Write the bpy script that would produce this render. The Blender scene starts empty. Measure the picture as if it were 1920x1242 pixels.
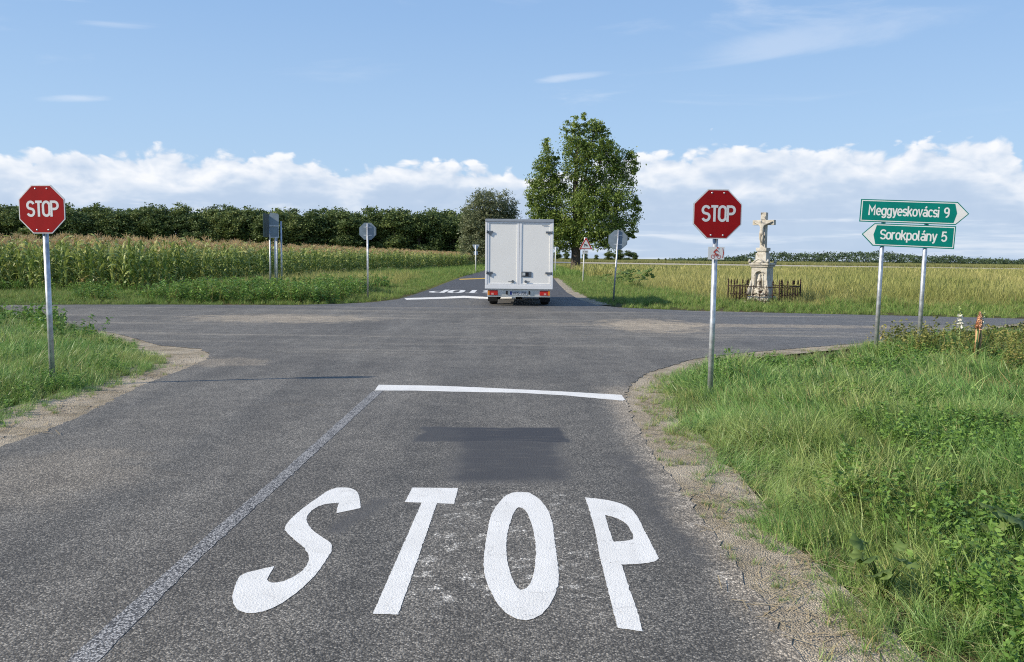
import bpy, math, random
import numpy as np
from mathutils import Vector, Matrix, Euler
from mathutils.geometry import tessellate_polygon

S = bpy.context.scene
COL = S.collection
R = math.radians
pi = math.pi

# ------------------------------------------------------------------ camera
CAM_H, FPX, PITCH, ROLL = 1.7, 1575.0, R(5.02), 0.011
Fw = Vector((0, math.cos(PITCH), -math.sin(PITCH)))
_r0 = Vector((1, 0, 0)); _u0 = Vector((0, math.sin(PITCH), math.cos(PITCH)))
Rt = _r0 * math.cos(ROLL) + _u0 * math.sin(ROLL)
Up = _u0 * math.cos(ROLL) - _r0 * math.sin(ROLL)
cam_d = bpy.data.cameras.new('camera'); cam = bpy.data.objects.new('camera', cam_d); COL.objects.link(cam)
cam.matrix_world = Matrix(((Rt.x, Up.x, -Fw.x, 0), (Rt.y, Up.y, -Fw.y, 0), (Rt.z, Up.z, -Fw.z, CAM_H), (0, 0, 0, 1)))
cam_d.sensor_fit = 'HORIZONTAL'; cam_d.sensor_width = 36; cam_d.lens = 36 * FPX / 1920
cam_d.clip_start = 0.05; cam_d.clip_end = 20000
S.camera = cam

def gp(u, v, z=0.0):
    'survey point on the ground, from the sight line of the photograph'
    d = Fw + Rt * ((u - 960) / FPX) + Up * ((621 - v) / FPX)
    t = (z - CAM_H) / d.z
    return Vector((d.x * t, d.y * t, z))

def at(u, v, Y):
    d = Fw + Rt * ((u - 960) / FPX) + Up * ((621 - v) / FPX)
    return d * (Y / d.y) + Vector((0, 0, CAM_H))

# ------------------------------------------------------------------ light
SUN_EL, SUN_AZ = R(32), R(-106)          # azimuth measured from +Y towards +X
sun_dir = Vector((math.sin(SUN_AZ) * math.cos(SUN_EL), math.cos(SUN_AZ) * math.cos(SUN_EL), math.sin(SUN_EL)))
sd = bpy.data.lights.new('sun', 'SUN'); sd.energy = 5.0; sd.angle = R(0.53); sd.color = (1.0, 0.90, 0.745)
so = bpy.data.objects.new('sun', sd); COL.objects.link(so)
so.rotation_euler = sun_dir.to_track_quat('Z', 'Y').to_euler(); so.location = (0, 0, 60)
S.view_settings.view_transform = 'Standard'; S.view_settings.look = 'None'
S.view_settings.exposure = 0.15; S.view_settings.gamma = 1.0
S.cycles.max_bounces = 6; S.cycles.diffuse_bounces = 3; S.cycles.glossy_bounces = 2
S.cycles.transmission_bounces = 4; S.cycles.transparent_max_bounces = 8
S.cycles.use_denoising = False; S.cycles.caustics_reflective = False; S.cycles.caustics_refractive = False
S.cycles.denoiser = 'OPENIMAGEDENOISE'; S.cycles.denoising_input_passes = 'RGB_ALBEDO_NORMAL'; S.cycles.denoising_prefilter = 'ACCURATE'
S.cycles.filter_width = 1.1

# ------------------------------------------------------------------ node helpers
class NT:
    def __init__(s, tree): s.t = tree
    def n(s, typ, ins=None, out=0, **props):
        nd = s.t.nodes.new(typ)
        for k, v in props.items(): setattr(nd, k, v)
        if ins:
            for k, v in ins.items():
                sk = nd.inputs[k]
                if isinstance(v, bpy.types.NodeSocket): s.t.links.new(v, sk)
                elif v is not None: sk.default_value = v
        s.last = nd
        return nd.outputs[out] if len(nd.outputs) else None
    def m(s, op, a, b=None, c=None, clamp=False):
        return s.n('ShaderNodeMath', {0: a, 1: b, 2: c}, operation=op, use_clamp=clamp)
    def mix(s, f, a, b, blend='MIX'):
        nd = s.t.nodes.new('ShaderNodeMix'); nd.data_type = 'RGBA'; nd.blend_type = blend
        for i, v in ((0, f), (6, a), (7, b)):
            if isinstance(v, bpy.types.NodeSocket): s.t.links.new(v, nd.inputs[i])
            else: nd.inputs[i].default_value = v if i == 0 else (*v[:3], 1)
        return nd.outputs[2]
    def noise(s, vec, scale, detail=2, rough=.5, out=0, dist=0):
        return s.n('ShaderNodeTexNoise', {'Vector': vec, 'Scale': scale, 'Detail': detail, 'Roughness': rough, 'Distortion': dist}, out)
    def ss(s, x, a, b, lo=0., hi=1.):
        return s.n('ShaderNodeMapRange', {0: x, 1: a, 2: b, 3: lo, 4: hi}, interpolation_type='SMOOTHSTEP')
    def ramp(s, x, stops):
        nd = s.t.nodes.new('ShaderNodeValToRGB'); cr = nd.color_ramp
        while len(cr.elements) < len(stops): cr.elements.new(.5)
        for e, (p, c) in zip(cr.elements, stops): e.position = p; e.color = (*c, 1)
        s.t.links.new(x, nd.inputs[0])
        return nd.outputs[0]
    def xyz(s, vec):
        nd = s.t.nodes.new('ShaderNodeSeparateXYZ'); s.t.links.new(vec, nd.inputs[0]); return nd.outputs
    def vec(s, x, y, z=0.): return s.n('ShaderNodeCombineXYZ', {0: x, 1: y, 2: z})

# ------------------------------------------------------------------ world: sky with far clouds
W = bpy.data.worlds.new('World'); S.world = W; W.use_nodes = True
W.node_tree.nodes.clear(); w = NT(W.node_tree)
SKY_STR = 0.10
W.cycles.sampling_method = 'MANUAL'; W.cycles.sample_map_resolution = 256
sky = w.n('ShaderNodeTexSky', sky_type='NISHITA', sun_disc=False, sun_elevation=SUN_EL, sun_rotation=SUN_AZ,
          altitude=200, air_density=1.0, dust_density=0.35, ozone_density=2.0)
gen = w.n('ShaderNodeTexCoord', out=0)
dx, dy, dz = w.xyz(gen)
az = w.m('ARCTAN2', dx, dy); el = w.m('ARCSINE', dz)
elc = w.m('MAXIMUM', el, 0.0)
K = 1 / SKY_STR
kk = lambda r, g, b: (r * K, g * K, b * K)
el01 = w.m('MULTIPLY', elc, 2 / pi)
clear_sky = w.ramp(el01, [(0., kk(.44, .57, .76)), (.05, kk(.43, .61, .83)), (.10, kk(.38, .57, .83)), (.17, kk(.30, .49, .79)), (.26, kk(.235, .405, .73)), (1., kk(.11, .22, .52))])
sky = w.mix(.85, sky, clear_sky)
# cumulus bank low over the horizon: its top line follows the azimuth
t0 = w.ramp(w.m('MULTIPLY_ADD', az, 1 / 1.4, .5), [(p / 1.4 + .5, (v, v, v)) for p, v in ((-.60, .120), (-.50, .112), (-.42, .125), (-.29, .132), (-.20, .118), (-.10, .130), (0., .114), (.06, .122), (.13, .138), (.25, .146), (.36, .138), (.46, .141), (.525, .142), (.548, .108), (.62, .118))])
def field(daz, de):
    a = w.m('ADD', az, daz); e = w.m('ADD', el, de)
    v = w.vec(w.m('MULTIPLY', a, 15.0), w.m('MULTIPLY', e, 25.0), 1.3)
    warp = w.noise(v, 1.3, 2, .5, out=1)
    v2 = w.n('ShaderNodeVectorMath', {0: v, 1: w.n('ShaderNodeVectorMath', {0: warp, 'Scale': .5}, operation='SCALE')}, operation='ADD')
    big = w.noise(v2, .9, 6.0, .58)
    vo = w.n('ShaderNodeTexVoronoi', {'Vector': v2, 'Scale': 1.9, 'Detail': 2.0, 'Roughness': .45}, feature='F1')
    return w.m('SUBTRACT', w.m('MULTIPLY', big, .7), w.m('MULTIPLY', vo, .26))
f0 = field(0., 0.); f1 = field(-.008, .010)
h = w.m('SUBTRACT', w.m('SUBTRACT', t0, .007), el)
dens = w.m('ADD', w.m('MULTIPLY', h, 17.0), w.m('MULTIPLY_ADD', f0, 1.45, -.33))
cm = w.ss(dens, .0, .15)
rel = w.m('DIVIDE', w.m('ADD', h, w.m('MULTIPLY_ADD', f0, .10, -.02)), t0)                   # 0 at the heads, 1 at the horizon
lit = w.m('MULTIPLY_ADD', w.m('SUBTRACT', f0, f1), 3.4, .56, clamp=True)
patch = w.noise(w.vec(w.m('MULTIPLY', az, 7.), w.m('MULTIPLY', el, 22.), 5.), 1., 4, .55)
heads = w.ss(w.m('ADD', rel, w.m('MULTIPLY_ADD', patch, .9, -.45)), .12, .48, 1., 0.)
lit = w.m('MULTIPLY', w.m('MULTIPLY_ADD', lit, .62, .38), w.m('MULTIPLY_ADD', heads, .86, .14))
streak = w.noise(w.vec(w.m('MULTIPLY', az, 4.5), w.m('MULTIPLY', el, 62.0), 8.), 1.0, 6, .6, dist=.3)
lit = w.m('ADD', lit, w.m('MULTIPLY', w.ss(streak, .46, .66), w.ss(rel, .40, .62, 0., .50)), clamp=True)
cc = w.ramp(lit, [(0., kk(.43, .545, .715)), (.30, kk(.53, .63, .775)), (.62, kk(.70, .76, .85)), (.97, kk(.88, .895, .925))])
thin = w.m('MULTIPLY', w.ss(rel, .55, .85, .97, .72), 1.)
sky = w.mix(w.m('MULTIPLY', cm, thin), sky, cc)
# thin high wisps
wv = w.vec(w.m('ADD', w.m('MULTIPLY', az, 3.0), w.m('MULTIPLY', el, -4.0)), w.m('MULTIPLY', el, 17.0), 3.1)
ws = w.noise(wv, 1.0, 7, .60, dist=.7)
wm = w.m('MULTIPLY', w.ss(ws, .54, .80), w.ss(el, .13, .19, 0., .32))
for (ca, ce, ra, re_, k) in ((-.53, .247, .07, .010, .55), (-.42, .237, .05, .005, .35), (.065, .206, .036, .004, .40), (-.475, .158, .035, .0035, .35), (-.20, .205, .09, .013, .22), (.34, .236, .13, .016, .24)):
    q = w.m('ADD', w.m('POWER', w.m('DIVIDE', w.m('SUBTRACT', az, ca), ra), 2.), w.m('POWER', w.m('DIVIDE', w.m('SUBTRACT', el, w.m('MULTIPLY_ADD', w.m('SUBTRACT', az, ca), .10, ce)), re_), 2.))
    wm = w.m('MAXIMUM', wm, w.m('MULTIPLY', w.ss(w.m('ADD', q, w.m('MULTIPLY_ADD', ws, -9., 4.4)), 1.6, -1.2), k))
sky = w.mix(wm, sky, kk(.88, .90, .94))
bg = w.n('ShaderNodeBackground', {'Color': sky, 'Strength': SKY_STR})
w.n('ShaderNodeOutputWorld', {'Surface': bg})

# ------------------------------------------------------------------ materials
MATS = {}
def new_mat(name):
    m = bpy.data.materials.new(name); m.use_nodes = True; m.node_tree.nodes.clear(); MATS[name] = m
    return m, NT(m.node_tree)
def finish(t, col, rough=.8, bump=None, bstr=.3, bdist=.01, metal=0., spec=.3, transl=0., tcol=None, **kw):
    ins = {'Base Color': col if isinstance(col, bpy.types.NodeSocket) else (*col, 1), 'Roughness': rough, 'Metallic': metal, 'Specular IOR Level': spec}
    if bump is not None:
        ins['Normal'] = t.n('ShaderNodeBump', {'Height': bump, 'Strength': bstr, 'Distance': bdist})
    for k, v in kw.items(): ins[k] = v
    sh = t.n('ShaderNodeBsdfPrincipled', ins)
    if transl:
        tr = t.n('ShaderNodeBsdfTranslucent', {'Color': tcol if tcol is not None else (col if isinstance(col, bpy.types.NodeSocket) else (*col, 1))})
        sh = t.n('ShaderNodeMixShader', {0: transl, 1: sh, 2: tr})
    t.n('ShaderNodeOutputMaterial', {'Surface': sh})
def simple(name, col, rough=.6, metal=0., var=.12, scale=8., spec=.3, bump=0., **kw):
    m, t = new_mat(name)
    o = t.n('ShaderNodeTexCoord', out=3)
    nz = t.noise(o, scale, 5, .6)
    c = t.mix(t.ss(nz, .3, .7), tuple(max(0, x * (1 - var)) for x in col), tuple(min(1, x * (1 + var)) for x in col))
    finish(t, c, rough, nz if bump else None, bump, .01, metal, spec, **kw)
    return m
def obj_coord(t): return t.n('ShaderNodeTexCoord', out=3)
def boxmask(t, x, y, x0, x1, y0, y1, e):
    a = t.m('MULTIPLY', t.ss(x, x0 - e, x0 + e), t.ss(x, x1 - e, x1 + e, 1., 0.))
    b = t.m('MULTIPLY', t.ss(y, y0 - e, y0 + e), t.ss(y, y1 - e, y1 + e, 1., 0.))
    return t.m('MULTIPLY', a, b)

def mat_asphalt():
    m, t = new_mat('asphalt'); o = obj_coord(t)
    wob = t.noise(o, 1.6, 3, .6, out=1)
    ow = t.n('ShaderNodeVectorMath', {0: o, 1: t.n('ShaderNodeVectorMath', {0: wob, 'Scale': .35}, operation='SCALE')}, operation='ADD')
    x, y, z = t.xyz(o); xw, yw, _ = t.xyz(ow)
    xw = t.m('ADD', xw, -.175); yw = t.m('ADD', yw, -.175)
    big = t.noise(o, .35, 4, .55); mid = t.noise(o, 3.0, 5, .65)
    # long stretched streaks along the direction of travel
    stre = t.noise(t.vec(t.m('MULTIPLY', x, 1.6), t.m('MULTIPLY', y, .16), 0.), 1.0, 5, .6)
    base = t.mix(t.ss(big, .3, .7), (.062, .060, .058), (.088, .085, .081))
    base = t.mix(t.ss(stre, .42, .72, 0., .6), base, (.112, .109, .105))
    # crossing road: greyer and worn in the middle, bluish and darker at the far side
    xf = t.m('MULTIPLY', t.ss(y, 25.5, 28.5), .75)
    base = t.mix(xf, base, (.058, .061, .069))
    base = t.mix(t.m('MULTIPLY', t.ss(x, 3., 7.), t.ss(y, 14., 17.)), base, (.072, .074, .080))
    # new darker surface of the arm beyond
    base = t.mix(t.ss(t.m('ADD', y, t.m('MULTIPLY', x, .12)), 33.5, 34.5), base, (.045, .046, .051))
    # crossing traffic streaks
    st2 = t.noise(t.vec(t.m('MULTIPLY', x, .10), t.m('MULTIPLY', y, 1.2), 4.), 1.0, 5, .62)
    m2 = t.m('MULTIPLY', t.ss(st2, .5, .70, 0., .75), t.m('MULTIPLY', t.ss(y, 13., 17.), t.ss(y, 27., 30., 1., 0.)))
    base = t.mix(m2, base, (.150, .140, .126))
    # dusty tan patches
    du = t.noise(t.vec(t.m('MULTIPLY', x, .35), t.m('MULTIPLY', y, 1.0), 9.), 1.1, 6, .68)
    dm = t.ss(du, .62, .80, 0., .4)
    base = t.mix(dm, base, (.24, .205, .155))
    # sand drifted over the junction's corners
    for (cx, cy, rx, ry, k) in ((-6.2, 22.5, 3.0, 1.9, .5), (3.6, 21.5, 1.6, 2.6, .6), (6.5, 21.7, 6., .7, .45), (-3.6, 6.3, 1.1, 1.0, .14), (-3.3, 4.2, .35, .25, .6), (-4.8, 13.2, 1.2, .7, .3)):
        q = t.m('ADD', t.m('POWER', t.m('DIVIDE', t.m('SUBTRACT', x, cx), rx), 2.), t.m('POWER', t.m('DIVIDE', t.m('SUBTRACT', y, cy), ry), 2.))
        nz = t.noise(o, 2.3, 6, .7)
        mk = t.m('MULTIPLY', t.ss(t.m('ADD', q, t.m('MULTIPLY_ADD', nz, -3.2, 1.6)), 1.1, .1), k)
        base = t.mix(mk, base, (.25, .215, .17))
    # sealed dark repairs in the near lane
    d1 = boxmask(t, xw, yw, -.87, .52, 7.65, 8.30, .035); d2 = boxmask(t, xw, yw, -.50, .45, 6.25, 7.75, .14)
    dk = t.m('MAXIMUM', t.m('MULTIPLY', d1, .97), t.m('MULTIPLY', d2, .84))
    d3 = boxmask(t, t.m('ADD', xw, t.m('MULTIPLY', yw, -.22)), yw, -2.27, -2.08, 5.0, 5.75, .05)
    d4 = boxmask(t, t.m('ADD', xw, t.m('MULTIPLY', yw, .02)), yw, 1.02, 1.22, 4.6, 7.2, .13)
    dk = t.m('MAXIMUM', dk, t.m('MULTIPLY', d3, .6)); dk = t.m('MAXIMUM', dk, t.m('MULTIPLY', d4, .55))
    scr = t.noise(t.vec(t.m('MULTIPLY', x, 2.5), t.m('MULTIPLY', y, 14.), 0.), 1., 4, .6)
    dk = t.m('MULTIPLY', dk, t.ss(scr, .25, .5, .72, 1.))
    base = t.mix(dk, base, (.017, .018, .022))
    # pale stone-dust smears round the lettering
    sm = t.noise(o, 7.5, 7, .75)
    zone = t.m('MAXIMUM', boxmask(t, xw, yw, -.55, .42, 4.0, 6.0, .35), boxmask(t, t.m('ADD', xw, t.m('MULTIPLY', yw, -.02)), yw, 1.0, 1.35, 4.0, 7.2, .2))
    base = t.mix(t.m('MULTIPLY', t.ss(sm, .52, .66, 0., .75), zone), base, (.36, .36, .36))
    # polished wheel tracks of the near road
    wl = None
    for cx in (-.75, .78, -2.75, -4.25):
        q = t.m('MULTIPLY', t.ss(t.m('ABSOLUTE', t.m('SUBTRACT', xw, cx)), .05, .38, 1., 0.), t.ss(y, 11.5, 15., 1., 0.))
        wl = q if wl is None else t.m('MAXIMUM', wl, q)
    base = t.mix(t.m('MULTIPLY', wl, t.ss(stre, .3, .6, .15, .5)), base, (.050, .050, .050))
    edge = t.m('MULTIPLY', t.ss(t.m('ADD', xw, t.m('MULTIPLY_ADD', sm, .5, -.25)), .98, 1.36, 0., .72), t.ss(y, 10.2, 11.5, 1., 0.))
    base = t.mix(edge, base, (.21, .185, .155))
    # aggregate: stones of every brightness in dark binder
    vo = t.n('ShaderNodeTexVoronoi', {'Vector': o, 'Scale': 105., 'Randomness': 1.}, 1)
    cell = t.xyz(vo)[0]; dist = t.n('ShaderNodeTexVoronoi', {'Vector': o, 'Scale': 105., 'Randomness': 1.}, 0)
    stone = t.m('MULTIPLY_ADD', t.m('POWER', cell, 2.2), 1.5, .56)
    stone = t.m('MULTIPLY', stone, t.ss(dist, .25, .62, 1.06, .52))
    fine = t.noise(o, 60., 3, .7)
    stone = t.m('MULTIPLY', stone, t.ss(fine, .3, .7, .72, 1.28))
    gr = t.m('MULTIPLY_ADD', t.ss(mid, .3, .7), .3, .85)
    stone = t.m('MULTIPLY', stone, gr)
    stone = t.mix(dk, t.vec(stone, stone, stone), (1., 1., 1.))
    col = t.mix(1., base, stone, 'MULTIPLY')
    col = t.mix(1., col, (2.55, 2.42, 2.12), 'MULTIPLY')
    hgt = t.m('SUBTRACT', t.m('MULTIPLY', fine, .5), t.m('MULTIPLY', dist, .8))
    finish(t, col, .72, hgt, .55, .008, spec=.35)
    return m
def mat_gravel():
    m, t = new_mat('gravel'); o = obj_coord(t)
    vo = t.n('ShaderNodeTexVoronoi', {'Vector': o, 'Scale': 95.}, 1); c = t.xyz(vo)[0]
    ds = t.n('ShaderNodeTexVoronoi', {'Vector': o, 'Scale': 95.}, 0)
    big = t.noise(o, 1.3, 5, .65)
    base = t.mix(t.ss(big, .35, .65), (.36, .30, .21), (.56, .48, .36))
    base = t.mix(t.ss(t.noise(o, 4.5, 4, .6), .54, .70, 0., .6), base, (.25, .235, .20))
    base = t.mix(t.ss(t.noise(o, 2.2, 6, .7), .52, .66, 0., .55), base, (.22, .185, .115))
    st = t.m('MULTIPLY', t.m('MULTIPLY_ADD', c, .5, .72), t.ss(ds, .3, .65, 1.03, .72))
    st = t.m('MULTIPLY', st, t.m('MULTIPLY_ADD', t.noise(o, 24., 4, .75), .8, .6))
    col = t.mix(1., base, t.vec(st, st, st), 'MULTIPLY')
    finish(t, col, .95, t.m('SUBTRACT', t.noise(o, 40., 4, .7), ds), .8, .012, spec=.15)
    return m
def mat_ground():
    m, t = new_mat('soil'); o = obj_coord(t)
    a = t.noise(o, .5, 5, .6); b = t.noise(o, 14., 6, .75)
    near = t.mix(t.ss(b, .35, .65), (.055, .042, .026), (.15, .12, .07))
    near = t.mix(t.ss(a, .4, .6, 0., .8), near, (.06, .085, .022))
    far = t.mix(t.ss(t.noise(o, .06, 5, .6), .35, .65), (.17, .155, .045), (.12, .135, .038))
    y = t.xyz(o)[1]
    col = t.mix(t.ss(y, 34., 60.), near, far)
    finish(t, col, 1., b, .7, .03, spec=.05)
    return m
def mat_paint():
    m, t = new_mat('road_paint'); o = obj_coord(t)
    c = t.mix(t.ss(t.noise(o, 3., 5, .65), .35, .7), (.76, .745, .69), (.84, .825, .77))
    vo = t.n('ShaderNodeTexVoronoi', {'Vector': o, 'Scale': 105., 'Randomness': 1.}, 0)
    c = t.mix(t.ss(vo, .38, .72, 0., .26), c, (.46, .45, .43))
    pit = t.ss(t.m('ADD', t.noise(o, 55., 4, .75), t.m('MULTIPLY', t.noise(o, 4., 4, .6), .22)), .735, .80)
    c = t.mix(t.m('MULTIPLY', pit, .85), c, (.12, .115, .11))
    c = t.mix(t.ss(t.noise(o, 9., 6, .75), .56, .74, 0., .35), c, (.42, .38, .32))
    x, y, z = t.xyz(o)
    ty = t.noise(t.vec(t.m('MULTIPLY', x, 5.), t.m('MULTIPLY', y, .7), 0.), 1., 5, .65)
    c = t.mix(t.ss(ty, .52, .72, 0., .17), c, (.33, .32, .31))
    cr = t.n('ShaderNodeTexVoronoi', {'Vector': t.n('ShaderNodeVectorMath', {0: o, 1: t.n('ShaderNodeVectorMath', {0: t.noise(o, 8., 4, .6, out=1), 'Scale': .12}, operation='SCALE')}, operation='ADD'), 'Scale': 4.5}, 0, feature='DISTANCE_TO_EDGE')
    c = t.mix(t.m('MULTIPLY', t.ss(cr, .006, .016, 1., 0.), t.ss(t.noise(o, 3.3, 3, .6), .50, .62, 0., .35)), c, (.20, .195, .19))
    finish(t, c, .6, t.m('ADD', t.noise(o, 90., 3, .6), t.m('MULTIPLY', vo, -.7)), .45, .006, spec=.3)
    return m
def mat_worn_paint(name, col, amount):
    m, t = new_mat(name); o = obj_coord(t)
    vo = t.n('ShaderNodeTexVoronoi', {'Vector': o, 'Scale': 105.}, 1); cell = t.xyz(vo)[0]
    ds = t.n('ShaderNodeTexVoronoi', {'Vector': o, 'Scale': 105.}, 0)
    cl = t.noise(o, 5., 5, .65); fine = t.noise(o, 60., 3, .7)
    k = t.m('MULTIPLY', t.ss(t.m('ADD', cell, t.m('MULTIPLY_ADD', cl, .9, -.45)), .22, .62), t.ss(ds, .28, .62, 1., .15))
    s_ = t.m('MULTIPLY', t.m('MULTIPLY_ADD', cell, .16, .075), t.ss(ds, .25, .62, 1.05, .55))
    cc = t.mix(t.m('MULTIPLY', k, amount), t.vec(s_, s_, s_), col)
    finish(t, cc, .75, t.m('SUBTRACT', t.m('MULTIPLY', fine, .5), t.m('MULTIPLY', ds, .8)), .5, .006)
    return m

GAIN = dict(grass=3.0, dry_grass=1.25, weed=2.55, olive_weed=1.8, meadow=1.85, verge=2.35, crop=1.75, maize_leaf=3.05, maize_tassel=2.1, tree_leaf=2.75, silver_leaf=1.7, wood_leaf=2.45, far_leaf=1.5, broad_leaf=1.6)
def leafy(name, stops, transl=.3, rough=.55, patch=.35, patch_col=None, patch_scale=.6, spec=.25):
    'foliage: colour from the per-leaf attribute v, per-plant random, and patches over the ground'
    g_ = GAIN.get(name, 1.); stops = [(p, tuple(x * g_ for x in c)) for p, c in stops]
    if patch_col: patch_col = tuple(x * g_ * .9 for x in patch_col)
    m, t = new_mat(name)
    v = t.n('ShaderNodeAttribute', attribute_name='v', out=2)
    rnd = t.n('ShaderNodeObjectInfo', out=5)
    x = t.m('ADD', t.m('MULTIPLY', v, .65), t.m('MULTIPLY', rnd, .35))
    c = t.ramp(x, stops)
    if patch_col is not None:
        pos = t.n('ShaderNodeNewGeometry', out=0)
        c = t.mix(t.ss(t.noise(pos, patch_scale, 4, .6), .42, .66, 0., patch), c, patch_col)
    finish(t, c, rough, spec=spec, transl=transl)
    return m

mat_asphalt(); mat_gravel(); mat_ground(); mat_paint()
mat_worn_paint('faded_paint', (.60, .585, .55), .82)
G = lambda *a: a
leafy('grass', [(0, (.024, .047, .014)), (.3, (.054, .102, .025)), (.65, (.090, .150, .040)), (.88, (.140, .188, .062)), (1., (.34, .29, .15))], .38, .42, .5, (.165, .165, .055), .55, spec=.45)
leafy('dry_grass', [(0, (.16, .14, .05)), (.5, (.30, .245, .105)), (1., (.46, .37, .20))], .25, .7)
leafy('straw', [(0, (.30, .23, .12)), (1., (.62, .50, .30))], .1, .6)
leafy('weed', [(0, (.020, .044, .010)), (.5, (.058, .112, .022)), (1., (.115, .170, .040))], .28, .5, .3, (.10, .14, .03), .7)
leafy('olive_weed', [(0, (.06, .07, .016)), (.5, (.14, .15, .04)), (1., (.28, .22, .08))], .28, .6)
leafy('meadow', [(0, (.110, .125, .038)), (.4, (.205, .202, .066)), (.75, (.28, .256, .098)), (1., (.35, .31, .15))], .32, .7, .6, (.12, .155, .035), .07)
leafy('verge', [(0, (.035, .068, .014)), (.5, (.088, .140, .032)), (1., (.155, .195, .055))], .3, .6, .3, (.15, .16, .05), .3)
leafy('crop', [(0, (.10, .115, .036)), (.5, (.165, .17, .060)), (1., (.24, .215, .095))], .3, .7)
leafy('maize_leaf', [(0, (.028, .055, .012)), (.4, (.070, .098, .024)), (.75, (.145, .165, .050)), (.93, (.21, .205, .085)), (1., (.34, .25, .12))], .30, .42, spec=.4)
leafy('maize_tassel', [(0, (.23, .165, .088)), (1., (.42, .325, .19))], .15, .7)
leafy('tree_leaf', [(0, (.024, .040, .009)), (.5, (.058, .085, .017)), (1., (.12, .14, .035))], .28, .45, spec=.35)
leafy('silver_leaf', [(0, (.075, .090, .045)), (.5, (.135, .150, .080)), (1., (.21, .22, .13))], .25, .5, spec=.35)
leafy('wood_leaf', [(0, (.018, .032, .012)), (.5, (.050, .070, .022)), (1., (.115, .130, .042))], .22, .55)
leafy('far_leaf', [(0, (.040, .065, .034)), (.5, (.062, .090, .046)), (1., (.085, .115, .058))], .2, .7)
leafy('broad_leaf', [(0, (.085, .135, .035)), (1., (.19, .25, .085))], .42, .5)
simple('yellow_paint', (.58, .37, .06), .75)
simple('bark', (.09, .072, .055), .95, var=.45, scale=6., bump=.8)
simple('galvanised', (.52, .54, .56), .46, .7, .28, 9.)
simple('sign_back', (.21, .26, .30), .5, .2, .1, 6.)
simple('sign_red', (.33, .006, .007), .5, 0, .08, 5., spec=.2)
simple('sign_white', (.78, .77, .75), .4, 0, .04, 5., spec=.4)
simple('sign_green', (.0, .205, .165), .45, 0, .06, 5., spec=.25)
simple('sign_black', (.02, .02, .02), .5)
simple('bolt', (.72, .70, .68), .35, .5)
simple('truck_white', (.87, .855, .80), .42, 0, .02, 1.4, spec=.45)
simple('truck_frame', (.84, .84, .83), .38, 0, .03, 3., spec=.5)
simple('truck_grey', (.34, .37, .40), .45, .1, .08)
simple('bumper_steel', (.62, .63, .60), .32, .45, .15, 5.)
simple('hinge_steel', (.14, .16, .18), .45, .4)
simple('rubber', (.018, .018, .019), .8, 0, .3, 9.)
simple('chassis', (.015, .015, .017), .7)
simple('lamp_red', (.55, .018, .012), .18, 0, .1, spec=.6)
simple('lamp_amber', (.75, .24, .02), .2, spec=.6)
simple('plate_blue', (.01, .03, .22), .4)
simple('glass_dark', (.02, .025, .03), .08, spec=.6)
simple('wood_stake', (.50, .30, .16), .85, 0, .4, 11., bump=.4)
simple('petal_white', (.82, .80, .70), .6, 0, .06, 20.)
simple('petal_salmon', (.80, .50, .32), .6, 0, .25, 20.)
simple('petal_green', (.42, .50, .20), .6)
simple('rust_iron', (.048, .029, .021), .85, .1, .5, 15., bump=.4)
def mat_stone():
    m, t = new_mat('stone'); o = obj_coord(t)
    a = t.noise(o, 3.2, 6, .7); b = t.noise(o, 11., 6, .75)
    c = t.mix(t.ss(a, .38, .62), (.44, .40, .33), (.60, .57, .50))
    c = t.mix(t.ss(b, .55, .68, 0., .75), c, (.27, .20, .10))
    c = t.mix(t.ss(t.noise(o, 4.5, 7, .75), .55, .68, 0., .85), c, (.075, .072, .068))
    finish(t, c, .92, b, .5, .02, spec=.15)
mat_stone()
M = MATS

# ------------------------------------------------------------------ object helpers
def tag(o, label=None, cat=None, group=None, kind=None):
    if label: o['label'] = label
    if cat: o['category'] = cat
    if group: o['group'] = group
    if kind: o['kind'] = kind
    return o
def thing(name, label, cat, loc=(0, 0, 0), rz=0., group=None):
    o = bpy.data.objects.new(name, None); COL.objects.link(o); o.empty_display_size = .2
    o.location = loc; o.rotation_euler = (0, 0, rz)
    return tag(o, label, cat, group)

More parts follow.
